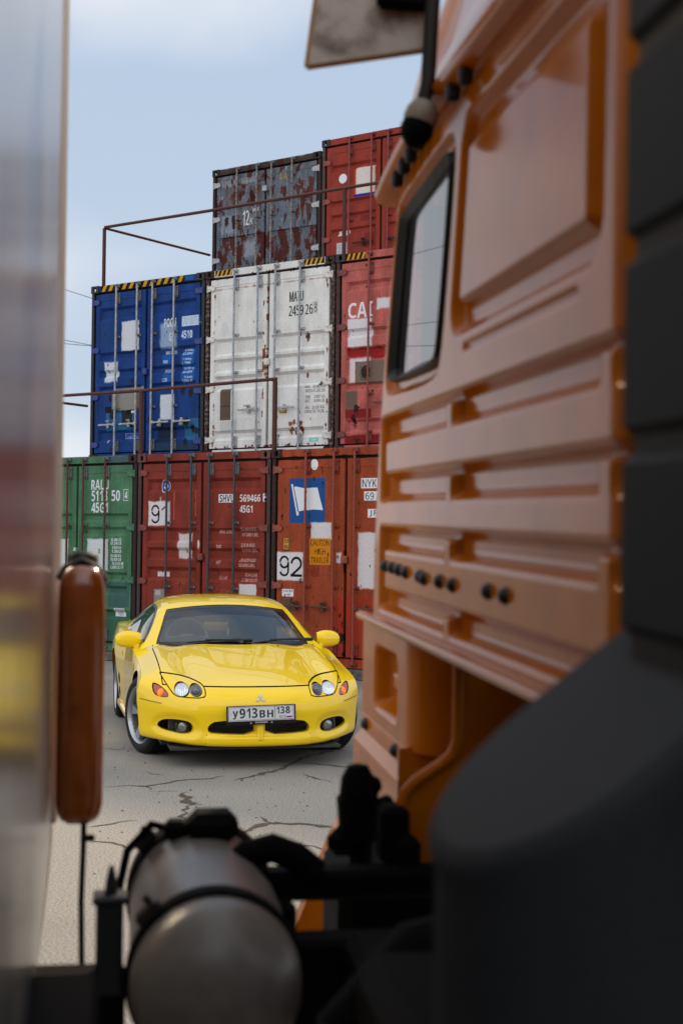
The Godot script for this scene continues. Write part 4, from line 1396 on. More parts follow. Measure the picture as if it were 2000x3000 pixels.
func front_at(q: float, t: float) -> Vector3:
	var r := table(FRONT, t)
	var a := absf(q)
	var g := pow(a, r[5])
	var s := r[0] + (r[2] - r[0]) * g
	var flat := smoothstep(0.55, 1.0, a)
	var y := r[1] + (r[3] - r[1]) * flat + r[6] * exp(-pow((a - 0.80) / 0.13, 2.0))
	# hood: gentle raised middle with soft valleys beside it
	if t > 8.5:
		var k := smoothstep(8.5, 11.0, t)
		y += 0.010 * k * (1.0 - smoothstep(0.30, 0.52, a)) - 0.012 * k * exp(-pow((a - 0.60) / 0.10, 2.0))
	# dished corners round the fog lamps and a lip that steps forward in the middle
	if t < 7.0:
		if FOG_OUTLINE.size() > 0:
			s += 0.020 * (1.0 - smoothstep(0.0, 0.060, poly_dist(Vector2(absf(q * r[4]), y), FOG_OUTLINE)))
		s -= 0.014 * (1.0 - smoothstep(0.400, 0.425, absf(q * r[4]))) * (1.0 - smoothstep(0.250, 0.272, y))
	return Vector3(q * r[4], y, -s)

var FOG_OUTLINE := PackedVector2Array()

func side_at(s: float, w: float, sg: float) -> Vector3:
	var r := along(SIDE, s)
	var y := lerpf(r[3], r[1], w)
	var mid := r[5]
	# quadratic through sill, widest (w = 0.62) and shoulder
	var x: float
	if w < 0.62:
		x = lerpf(r[4], mid, sin(w / 0.62 * PI * 0.5))
	else:
		x = lerpf(mid, r[2], 1.0 - cos((w - 0.62) / 0.38 * PI * 0.5))
	return Vector3(sg * x, y, -s)

func green_at(q: float, t: float) -> Vector3:
	var r := table(GREEN, t)
	var a := absf(q)
	return Vector3(q * r[4], r[1] + (r[3] - r[1]) * (0.35 * a * a + 0.65 * pow(a, 5.0)), -(r[0] + (r[2] - r[0]) * a * a))

# triangle soup with normals
class Soup:
	var v := PackedVector3Array()
	var n := PackedVector3Array()

func soup_grid(nu: int, nv: int, f: Callable, flip: bool) -> Soup:
	var P := []
	for i in nu + 1:
		var line := PackedVector3Array()
		for j in nv + 1:
			line.append(f.call(float(i) / nu, float(j) / nv))
		P.append(line)
	var s := Soup.new()
	var N := []
	for i in nu + 1:
		var line2 := PackedVector3Array()
		for j in nv + 1:
			var du: Vector3 = P[mini(i + 1, nu)][j] - P[maxi(i - 1, 0)][j]
			var dv: Vector3 = P[i][mini(j + 1, nv)] - P[i][maxi(j - 1, 0)]
			var x := du.cross(dv)
			line2.append((-x if flip else x).normalized())
		N.append(line2)
	for i in nu:
		for j in nv:
			var id := [[i, j], [i + 1, j], [i + 1, j + 1], [i, j], [i + 1, j + 1], [i, j + 1]]
			if flip:
				id = [[i, j], [i + 1, j + 1], [i + 1, j], [i, j], [i, j + 1], [i + 1, j + 1]]
			for k in id:
				s.v.append(P[k[0]][k[1]])
				s.n.append(N[k[0]][k[1]])
	return s

# keeps the side where f > 0
func cut(a: Soup, f: Callable) -> Soup:
	var o := Soup.new()
	for k in range(0, a.v.size(), 3):
		var d := [f.call(a.v[k]), f.call(a.v[k + 1]), f.call(a.v[k + 2])]
		if d[0] > 0 and d[1] > 0 and d[2] > 0:
			for i in 3:
				o.v.append(a.v[k + i])
				o.n.append(a.n[k + i])
		elif d[0] > 0 or d[1] > 0 or d[2] > 0:
			var pv := []
			var pn := []
			for i in 3:
				var j := (i + 1) % 3
				if d[i] > 0:
					pv.append(a.v[k + i])
					pn.append(a.n[k + i])
				if (d[i] > 0) != (d[j] > 0):
					var tt: float = d[i] / (d[i] - d[j])
					pv.append(a.v[k + i].lerp(a.v[k + j], tt))
					pn.append(a.n[k + i].lerp(a.n[k + j], tt).normalized())
			for i in range(1, pv.size() - 1):
				o.v.append(pv[0]); o.v.append(pv[i]); o.v.append(pv[i + 1])
				o.n.append(pn[0]); o.n.append(pn[i]); o.n.append(pn[i + 1])
	return o

func joined(list: Array) -> M:
	var m := M.new()
	for s: Soup in list:
		for k in range(0, s.v.size(), 3):
			m.trin(s.v[k], s.v[k + 1], s.v[k + 2], s.n[k], s.n[k + 1], s.n[k + 2])
	return m

func shrunk(s: Soup, d: float) -> Soup:
	var o := Soup.new()
	o.n = s.n
	for i in s.v.size():
		o.v.append(s.v[i] - s.n[i] * d)
	return o

func poly_dist(p: Vector2, poly: PackedVector2Array) -> float:
	var n := poly.size()
	if poly.size() > 0:
		# far from the outline an estimate is enough
		var e := p.distance_to(poly[0]) - 1.1
		if e > 0.0:
			return e + 0.2
	var best := 1e9
	var inside := false
	var j := n - 1
	for i in n:
		var a := poly[i]
		var b := poly[j]
		var c := Geometry2D.get_closest_point_to_segment(p, a, b)
		best = minf(best, p.distance_squared_to(c))
		if (a.y > p.y) != (b.y > p.y) and p.x < (b.x - a.x) * (p.y - a.y) / (b.y - a.y) + a.x:
			inside = not inside
		j = i
	return -sqrt(best) if inside else sqrt(best)

func rounded(poly: PackedVector2Array, passes := 2) -> PackedVector2Array:
	var p := poly
	for k in passes:
		var o := PackedVector2Array()
		for i in p.size():
			var a := p[i]
			var b := p[(i + 1) % p.size()]
			o.append(a.lerp(b, 0.25))
			o.append(a.lerp(b, 0.75))
		p = o
	return p

# point of the front patch at lateral x and height y, and its normal
func on_front(x: float, y: float) -> Array:
	var lo := 1.2
	var hi := 10.5
	for k in 40:
		var m := (lo + hi) * 0.5
		var r := table(FRONT, m)
		var p := front_at(clampf(x / r[4], -1.0, 1.0), m)
		if p.y < y:
			lo = m
		else:
			hi = m
	var r2 := table(FRONT, lo)
	var q := clampf(x / r2[4], -0.99, 0.99)
	var p0 := front_at(q, lo)
	var nn := (front_at(q + 0.01, lo) - front_at(q - 0.01, lo)).cross(front_at(q, lo + 0.05) - front_at(q, lo - 0.05)).normalized()
	return [p0, nn]

func build_car() -> void:
	var psi := deg_to_rad(12.5)
	var car := thing("sports_car", "yellow two door sports coupe with twin round headlamps, front wheels turned, before the containers", "car", Transform3D(Basis(Vector3.UP, psi), Vector3(-0.612, 0, -10.95)))
	var yel := StandardMaterial3D.new()
	yel.albedo_color = Color(0.98, 0.82, 0.0)
	yel.roughness = 0.32
	yel.metallic_specular = 0.2
	yel.clearcoat_enabled = true
	yel.clearcoat = 1.0
	yel.clearcoat_roughness = 0.02
	var blk := mat(Color(0.19, 0.19, 0.195), 0.75)
	var gloss_blk := mat(Color(0.02, 0.02, 0.022), 0.25)
	var glass := StandardMaterial3D.new()
	glass.albedo_color = Color(0.20, 0.26, 0.29, 0.40)
	glass.transparency = BaseMaterial3D.TRANSPARENCY_ALPHA
	glass.roughness = 0.02
	glass.metallic_specular = 1.0
	var band := StandardMaterial3D.new()
	band.albedo_color = Color(0.05, 0.055, 0.09, 0.85)
	band.transparency = BaseMaterial3D.TRANSPARENCY_ALPHA
	band.roughness = 0.03
	var chrome := mat(Color(0.80, 0.81, 0.83), 0.12, 1.0)
	var gap := 0.0042

	# outlines on the nose, as seen from the front (|x|, y)
	var head := rounded(PackedVector2Array([Vector2(0.425, 0.552), Vector2(0.415, 0.60), Vector2(0.425, 0.645), Vector2(0.48, 0.672), Vector2(0.56, 0.694), Vector2(0.64, 0.708), Vector2(0.735, 0.716), Vector2(0.732, 0.70), Vector2(0.705, 0.65), Vector2(0.675, 0.60), Vector2(0.645, 0.562), Vector2(0.60, 0.552)]), 1)
	var grille := rounded(PackedVector2Array([Vector2(0.036, 0.272), Vector2(0.36, 0.280), Vector2(0.405, 0.295), Vector2(0.40, 0.345), Vector2(0.34, 0.385), Vector2(0.036, 0.385)]), 1)
	var fog := rounded(PackedVector2Array([Vector2(0.50, 0.285), Vector2(0.51, 0.355), Vector2(0.60, 0.378), Vector2(0.72, 0.372), Vector2(0.765, 0.335), Vector2(0.765, 0.30), Vector2(0.70, 0.275), Vector2(0.56, 0.262)]), 2)
	FOG_OUTLINE = fog
	var sig := rounded(PackedVector2Array([Vector2(0.695, 0.540), Vector2(0.690, 0.575), Vector2(0.745, 0.625), Vector2(0.795, 0.645), Vector2(0.805, 0.62), Vector2(0.80, 0.575), Vector2(0.775, 0.545)]), 1)
	var fxy := func(poly: PackedVector2Array) -> Callable:
		return func(p: Vector3) -> float:
			if p.z < -0.75:
				return 1.0
			return poly_dist(Vector2(absf(p.x), p.y), poly)
	var d_head: Callable = fxy.call(head)
	var d_grille: Callable = fxy.call(grille)
	var d_fog: Callable = fxy.call(fog)
	var d_sig: Callable = fxy.call(sig)

	var nose := soup_grid(150, 150, func(u: float, v: float) -> Vector3: return front_at(u * 2.0 - 1.0, v * 15.0), false)
	var rest := cut(nose, func(p: Vector3) -> float: return d_head.call(p) - gap)
	var covers := cut(nose, func(p: Vector3) -> float: return -d_head.call(p) - gap)
	rest = cut(rest, d_grille)
	rest = cut(rest, d_fog)
	rest = cut(rest, func(p: Vector3) -> float: return d_sig.call(p) - 0.002)
	var hood_f := func(p: Vector3) -> float:
		return minf(minf(0.728 - absf(p.x), p.y - 0.634), p.z + 1.40)
	var hood := cut(rest, func(p: Vector3) -> float: return hood_f.call(p) - gap)
	rest = cut(rest, func(p: Vector3) -> float: return -hood_f.call(p) - gap)
	part("hood", joined([hood]), yel, car)
	for q in [[0.590, 0.606, 0.056], [0.487, 0.606, 0.048]]:
		covers = cut(covers, func(p: Vector3) -> float: return Vector2(absf(p.x) - q[0], (p.y - q[1]) * 1.02).length() - q[2])
	for sg: float in [-1.0, 1.0]:
		var hc := part("headlight_cover", joined([cut(covers, func(p: Vector3) -> float: return p.x * sg)]), yel, car)
		head_lamp(hc, sg, 0.590, 0.606, 0.054, true)
		head_lamp(hc, sg, 0.487, 0.606, 0.046, false)

	# sides with wheel openings, door seams and scoops
	var sides := []
	for sg: float in [-1.0, 1.0]:
		var f := func(u: float, v: float) -> Vector3: return side_at(0.60 + u * 3.94, v, sg)
		var sd := soup_grid(190, 40, f, sg > 0)
		sd = cut(sd, func(p: Vector3) -> float: return Vector2(p.z + 1.05, p.y - 0.325).length() - 0.362)
		sd = cut(sd, func(p: Vector3) -> float: return Vector2(p.z + 3.52, p.y - 0.325).length() - 0.368)
		var seam := func(p: Vector3) -> float:
			var d1 := absf(p.z + 1.60 + (p.y - 0.5) * 0.05)
			var d2 := absf(p.z + 2.92 - (p.y - 0.5) * 0.25)
			return minf(d1, d2) - 0.0035 if p.y > 0.30 else 1.0
		sd = cut(sd, seam)
		sd = cut(sd, func(p: Vector3) -> float: return minf(Vector2((p.z + 2.99) / 0.075, (p.y - 0.44) / 0.055).length() - 1.0, Vector2((p.z + 3.00) / 0.07, (p.y - 0.31) / 0.05).length() - 1.0))
		sides.append(sd)
	# rear deck and tail
	var deck := soup_grid(40, 40, func(u: float, v: float) -> Vector3:
		var s := 1.46 + v * 3.08
		var r := along(SIDE, s)
		var q := u * 2.0 - 1.0
		return Vector3(q * r[2], r[1] + 0.055 * (1.0 - pow(absf(q), 2.4)) * smoothstep(1.46, 1.9, s), -s), false)
	deck = cut(deck, func(p: Vector3) -> float: return maxf(absf(p.x) - 0.66, maxf(p.z + 1.47, -p.z - 3.3)))
	var tail := soup_grid(24, 12, func(u: float, v: float) -> Vector3:
		var q := u * 2.0 - 1.0
		return Vector3(q * lerpf(0.72, 0.70, v), lerpf(0.32, 0.88, v) + 0.055 * v * (1.0 - q * q), -4.54 - 0.05 * (1.0 - q * q)), true)
	part("body", joined([rest, sides[0], sides[1], deck, tail]), yel, car)
	# what lies inside the hollow shell: radiator pack, plastic wheel liners, floor pan
	var rad := M.new()
	rad.box(V(0, 0.36, -0.40), V(1.36, 0.38, 0.04), 0.004)
	for k in 9:
		rad.box(V(0, 0.22 + k * 0.035, -0.375), V(1.30, 0.006, 0.014))
	part("radiator", rad, mat(Color(0.30, 0.30, 0.31), 0.5, 0.5), car)
	for q in [[-1.0, 1.05, 0.38], [1.0, 1.05, 0.38], [-1.0, 3.52, 0.385], [1.0, 3.52, 0.385]]:
		var lin := M.new()
		var rws := []
		for xx: float in [0.48, 0.60, 0.72, 0.845]:
			var ln := []
			for k in 21:
				var an := lerpf(-0.35, PI + 0.35, k / 20.0)
				ln.append(V(q[0] * xx, 0.325 + sin(an) * q[2], -q[1] + cos(an) * q[2]))
			rws.append(ln)
		lin.grid(rws, q[0] > 0)
		lin.box(V(q[0] * 0.47, 0.42, -q[1]), V(0.02, 0.55, 0.80))
		part("wheel_liner", lin, blk, car)
	var under := M.new()
	under.box(V(0, 0.165, -2.4), V(1.46, 0.03, 3.9))
	under.box(V(0, 0.150, -0.62), V(1.36, 0.02, 0.9))
	part("floor_pan", under, blk, car)
	# rims of the nose openings
	var rim := M.new()
	for sg: float in [-1.0, 1.0]:
		for pl: PackedVector2Array in [grille, fog]:
			for i in pl.size():
				var a := pl[i]
				var b := pl[(i + 1) % pl.size()]
				var pa: Array = on_front(a.x * sg, a.y)
				var pb: Array = on_front(b.x * sg, b.y)
				var c := Vector2.ZERO
				for q in pl:
					c += q / pl.size()
				var ia: Vector3 = pa[0] + V((c.x - a.x) * sg * 0.05, (c.y - a.y) * 0.05, -0.05)
				var ib: Vector3 = pb[0] + V((c.x - b.x) * sg * 0.05, (c.y - b.y) * 0.05, -0.05)
				if sg > 0:
					rim.quad(pa[0], pb[0], ib, ia)
				else:
					rim.quad(pa[0], ia, ib, pb[0])
	part("opening_rim", rim, yel, car)
	# turn signals
	var sigm := StandardMaterial3D.new()
	sigm.albedo_color = Color(0.66, 0.14, 0.03)
	sigm.roughness = 0.12
	sigm.clearcoat_enabled = true
	sigm.clearcoat = 1.0
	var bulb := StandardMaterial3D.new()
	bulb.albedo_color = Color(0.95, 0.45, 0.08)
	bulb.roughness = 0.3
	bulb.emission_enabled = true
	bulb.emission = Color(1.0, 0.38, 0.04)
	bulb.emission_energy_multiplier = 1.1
	for sg: float in [-1.0, 1.0]:
		var lens := cut(cut(nose, func(p: Vector3) -> float: return -d_sig.call(p) - 0.004), func(p: Vector3) -> float: return p.x * sg)
		var ts := part("turn_signal", joined([shrunk(lens, 0.006)]), sigm, car)
		var a: Array = on_front(0.752 * sg, 0.578)
		var lb := M.new()
		var b3 := basis_z(a[1])
		lb.lathe([Vector2(0.0, 0.008), Vector2(0.020, 0.005), Vector2(0.030, -0.001), Vector2(0.034, -0.01)], Vector3.ZERO, rot(V(1, 0, 0), 90), 16)
		part("lamp_glow", lb, bulb, ts, Transform3D(b3, a[0] - a[1] * 0.004))
		# fog lamp
		var fa: Array = on_front(0.585 * sg, 0.318)
		var fl := M.new()
		fl.lathe([Vector2(0.0, 0.01), Vector2(0.02, 0.008), Vector2(0.034, 0.0), Vector2(0.036, -0.03)], Vector3.ZERO, rot(V(1, 0, 0), 90), 20)
		var fo := part("fog_lamp", fl, mat(Color(0.55, 0.57, 0.58), 0.12, 0.6), car, Transform3D(Basis.IDENTITY, fa[0] + V(0, 0, -0.02)))
		var fr := M.new()
		fr.lathe([Vector2(0.036, 0.0), Vector2(0.048, 0.004), Vector2(0.054, -0.03)], Vector3.ZERO, rot(V(1, 0, 0), 90), 20)
		part("bezel", fr, gloss_blk, fo)

	build_greenhouse(car, yel, glass, band, gloss_blk)
	build_car_details(car, yel, blk, gloss_blk, chrome)
	build_wheels(car, chrome)

func basis_z(n: Vector3) -> Basis:
	var z := n.normalized()
	var x := Vector3.UP.cross(z).normalized()
	return Basis(x, z.cross(x), z)

func head_lamp(parent: Node3D, sg: float, x: float, y: float, r: float, bright: bool) -> void:
	var a: Array = on_front(x * sg, y)
	var nn: Vector3 = (a[1] * 0.35 + V(0, -0.02, 0.75)).normalized()
	var xf := Transform3D(basis_z(nn), a[0] + V(0, 0, -0.006))
	var bz := rot(V(1, 0, 0), 90)
	var ring := M.new()
	ring.lathe([Vector2(r * 0.94, 0.004), Vector2(r, 0.006), Vector2(r * 1.05, -0.002), Vector2(r * 1.06, -0.03)], Vector3.ZERO, bz, 28)
	part("headlamp", ring, mat(Color(0.70, 0.71, 0.73), 0.3, 0.6), parent, xf)
	var bowl := M.new()
	bowl.lathe([Vector2(r * 0.96, 0.0), Vector2(r * 0.75, -0.012), Vector2(r * 0.45, -0.022), Vector2(0.0, -0.026)].duplicate(), Vector3.ZERO, bz, 28)
	var bm := mat(Color(0.95, 0.96, 0.97), 0.22 if bright else 0.3, 1.0)
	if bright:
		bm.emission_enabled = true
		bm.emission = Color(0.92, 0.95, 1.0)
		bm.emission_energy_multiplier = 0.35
	if not bright:
		bm.albedo_color = Color(0.62, 0.65, 0.68)
	part("headlamp_reflector", bowl, bm, parent, xf)
	if bright:
		# fluted lens bars standing in the bowl
		var bars := M.new()
		for k in 5:
			var xx := (k - 2) * r * 0.32
			var hh := sqrt(maxf(0.0, r * r * 0.82 - xx * xx))
			bars.box(V(xx, 0, -0.006), V(r * 0.11, hh * 1.9, 0.006), 0.001, rot(V(0, 0, 1), 0.0))
		part("headlamp_flutes", bars, mat(Color(0.85, 0.88, 0.92), 0.2, 0.7), parent, xf)
	else:
		var eye := M.new()
		eye.lathe([Vector2(0.0, 0.008), Vector2(r * 0.3, 0.003), Vector2(r * 0.48, -0.01), Vector2(r * 0.5, -0.024)], Vector3.ZERO, bz, 20)
		part("headlamp_projector", eye, mat(Color(0.34, 0.38, 0.42), 0.06, 0.5), parent, xf)
	var lens := M.new()
	lens.lathe([Vector2(0.0, 0.020), Vector2(r * 0.4, 0.0175), Vector2(r * 0.75, 0.011), Vector2(r * 0.97, 0.002)], Vector3.ZERO, bz, 28)
	var gm := StandardMaterial3D.new()
	gm.albedo_color = Color(0.85, 0.9, 0.95, 0.10)
	gm.transparency = BaseMaterial3D.TRANSPARENCY_ALPHA
	gm.roughness = 0.02
	part("headlamp_lens", lens, gm, parent, xf)

func build_greenhouse(car: Node3D, yel: Material, glass: Material, band: Material, frit: Material) -> void:
	var top := soup_grid(72, 110, func(u: float, v: float) -> Vector3: return green_at(u * 2.0 - 1.0, v * 11.0), false)
	# windscreen outline in (|x| over local half-width, arc) terms: use distance from the edge and height along the slope
	var hw_at := func(p: Vector3) -> float:
		# half-width of the greenhouse edge at this height on the front slope
		var rows := [[0.80, 0.755], [0.838, 0.742], [0.880, 0.728], [0.992, 0.675], [1.090, 0.628], [1.152, 0.594], [1.178, 0.578], [1.212, 0.560], [1.3, 0.55]]
		return along(rows, p.y)[1]
	var scr := func(p: Vector3) -> float:
		var a: float = hw_at.call(p) - 0.050 - absf(p.x)
		var b := 1.197 - 0.048 * p.x * p.x / 0.3 - p.y
		if p.z < -2.45:
			return -1.0
		return minf(a, b)
	var opening := cut(top, scr)
	var shell := cut(top, func(p: Vector3) -> float: return -scr.call(p))
	# rear window
	var rear := func(p: Vector3) -> float: return minf(-p.z - 3.22, minf(0.46 - absf(p.x), p.z + 4.12))
	var rglass := cut(shell, rear)
	shell = cut(shell, func(p: Vector3) -> float: return -rear.call(p))
	# side faces between roof rail and belt
	var flanks := []
	var panes := []
	var seals := []
	for sg: float in [-1.0, 1.0]:
		var f := func(u: float, v: float) -> Vector3:
			var t := u * 11.0
			var r := green_at(sg, t)
			var s := -r.z
			var b := along(SIDE, clampf(s + 0.02, 1.46, 4.5))
			var low := Vector3(sg * (b[2] - 0.055), b[1] - 0.015, -s)
			var p := r.lerp(low, v)
			p.x += sg * 0.035 * sin(PI * v)
			return p
		var fl := soup_grid(110, 24, f, sg < 0)
		var belt := func(p: Vector3) -> float:
			# distance inside the door glass: below the rail, behind the pillar, above the belt
			var b := along(SIDE, clampf(-p.z, 1.5, 4.4))
			var yt := along([[1.5, 0.80], [1.63, 0.86], [1.84, 0.972], [2.04, 1.070], [2.19, 1.130], [2.29, 1.155], [2.45, 1.176], [2.78, 1.185], [3.12, 1.150], [3.6, 1.04], [4.2, 0.9]], -p.z)
			return minf(minf(yt[1] - 0.012 - p.y, p.y - b[1] - 0.012), -p.z - 1.70 if p.y < 0.9 else 1.0)
		var quarter := func(p: Vector3) -> float: return minf(belt.call(p), p.z + 3.05 + (p.y - 0.9) * 0.5)
		panes.append(cut(fl, func(p: Vector3) -> float: return quarter.call(p) - 0.018))
		seals.append(cut(cut(fl, quarter), func(p: Vector3) -> float: return 0.018 - quarter.call(p)))
		flanks.append(cut(fl, func(p: Vector3) -> float: return -quarter.call(p)))
	part("roof", joined([shell, flanks[0], flanks[1]]), yel, car)
	var edge := cut(opening, func(p: Vector3) -> float: return 0.020 - minf(scr.call(p), 9.0))
	var pane := cut(opening, func(p: Vector3) -> float: return scr.call(p) - 0.020)
	var strip := cut(pane, func(p: Vector3) -> float: return p.y - 1.118 + 0.05 * p.x * p.x / 0.3)
	pane = cut(pane, func(p: Vector3) -> float: return -(p.y - 1.118 + 0.05 * p.x * p.x / 0.3))
	var low_frit := cut(pane, func(p: Vector3) -> float: return 0.905 - p.y - 0.03 * p.x * p.x)
	pane = cut(pane, func(p: Vector3) -> float: return p.y - 0.905 + 0.03 * p.x * p.x)
	var w := part("windscreen", joined([shrunk(pane, 0.004)]), glass, car)
	part("sun_strip", joined([shrunk(strip, 0.004)]), band, w)
	part("windscreen_border", joined([shrunk(edge, 0.003), shrunk(low_frit, 0.0035)]), frit, w)
	part("rear_window", joined([rglass]), frit, car)
	for k in 2:
		var sw := part("side_window", joined([shrunk(panes[k], 0.006)]), glass, car)
		part("window_seal", joined([shrunk(seals[k], 0.003)]), frit, sw)
	# cabin: dark tub, dashboard, wheel, seats
	var cab := mat(Color(0.075, 0.08, 0.085), 0.8)
	var dash := M.new()
	var rows := []
	for i in 9:
		var a := i / 8.0
		var line := []
		for j in 21:
			var x := lerpf(-0.66, 0.66, j / 20.0)
			var bump := 0.045 * exp(-pow((x + 0.36) / 0.2, 2.0)) * sin(PI * clampf(a * 1.2 - 0.2, 0, 1))
			line.append(V(x, lerpf(0.865, 0.872, a) + 0.02 * sin(a * PI) + bump - 0.35 * smoothstep(0.75, 1.0, a), -lerpf(1.40, 1.92, a) - 0.1 * x * x * 0.6))
		rows.append(line)
	dash.grid(rows)
	part("dashboard", dash, cab, car)
	var tub := M.new()
	tub.box(V(0, 0.36, -2.4), V(1.34, 0.04, 2.0))
	tub.box(V(0, 0.62, -3.35), V(1.30, 0.5, 0.04))
	tub.box(V(0, 0.60, -1.95), V(1.3, 0.45, 0.03))
	part("cabin_tub", tub, cab, car)
	for sx: float in [-0.36, 0.36]:
		var st := M.new()
		st.box(V(sx, 0.50, -2.45), V(0.50, 0.2, 0.52), 0.06)
		st.box(V(sx, 0.80, -2.74), V(0.48, 0.58, 0.16), 0.07, rot(V(1, 0, 0), -16))
		st.box(V(sx, 1.06, -2.83), V(0.24, 0.14, 0.09), 0.04, rot(V(1, 0, 0), -10))
		part("seat", st, cab, car)
	var sw2 := M.new()
	var ring := []
	var bas := rot(V(1, 0, 0), -24)
	for k in 41:
		var a2 := TAU * k / 40.0
		ring.append(V(-0.36, 0.895, -2.02) + bas * V(cos(a2) * 0.185, sin(a2) * 0.185, 0))
	sw2.tube(ring, 0.016, 8, false)
	sw2.box(V(-0.36, 0.885, -2.01), V(0.14, 0.10, 0.04), 0.015, bas)
	sw2.box(V(-0.36, 0.895, -2.02), V(0.36, 0.035, 0.02), 0.006, bas)
	part("steering_wheel", sw2, mat(Color(0.42, 0.43, 0.44), 0.55), car)
	# mirror plate and hanging air freshener
	var mir := M.new()
	mir.box(V(0, 1.150, -2.14), V(0.24, 0.06, 0.03), 0.012)
	part("rear_view_mirror", mir, cab, car)
	var hang := M.new()
	hang.tube([V(0.03, 1.12, -2.13), V(0.03, 0.98, -2.12)], 0.002, 5)
	hang.lathe([Vector2(0.0, 0.05), Vector2(0.010, 0.03), Vector2(0.014, 0.0), Vector2(0.009, -0.03), Vector2(0.0, -0.05)], V(0.03, 0.94, -2.12), Basis.IDENTITY, 8)
	part("air_freshener", hang, mat(Color(0.62, 0.72, 0.66), 0.6), car)
	var badge := M.new()
	badge.tube([V(0.045, 1.152, -1.985), V(0.105, 1.150, -1.987), V(0.10, 1.130, -1.945), V(0.055, 1.131, -1.943), V(0.045, 1.152, -1.985)], 0.0035, 5)
	part("screen_badge", badge, mat(Color(0.75, 0.78, 0.8), 0.5), car)

func mirror_shape(sg: float) -> M:
	var m := M.new()
	var rows := []
	# loft across the housing from root to tip
	for i in 15:
		var a := i / 14.0
		var line := []
		var w := pow(clampf(sin(PI * clampf(a * 0.86 + 0.13, 0.0, 1.0)), 0.0, 1.0), 0.28)
		var hy := 0.076 * w
		var hz := 0.062 * w
		var cx := 0.800 + 0.222 * a
		var cy := 0.893 + 0.006 * sin(a * PI)
		var cz := -1.80 - 0.03 * a
		for k in 21:
			var g := TAU * k / 20.0
			var c := cos(g)
			var s := sin(g)
			var ey := pow(absf(s), 0.75) * signf(s)
			var ez := pow(absf(c), 0.8) * signf(c)
			line.append(V(sg * cx, cy + ey * hy, cz + ez * hz))
		rows.append(line)
	m.grid(rows, sg < 0)
	# foot
	m.tube([V(sg * 0.80, 0.800, -1.78), V(sg * 0.82, 0.83, -1.785), V(sg * 0.85, 0.870, -1.80)], [0.046, 0.040, 0.042], 14)
	return m

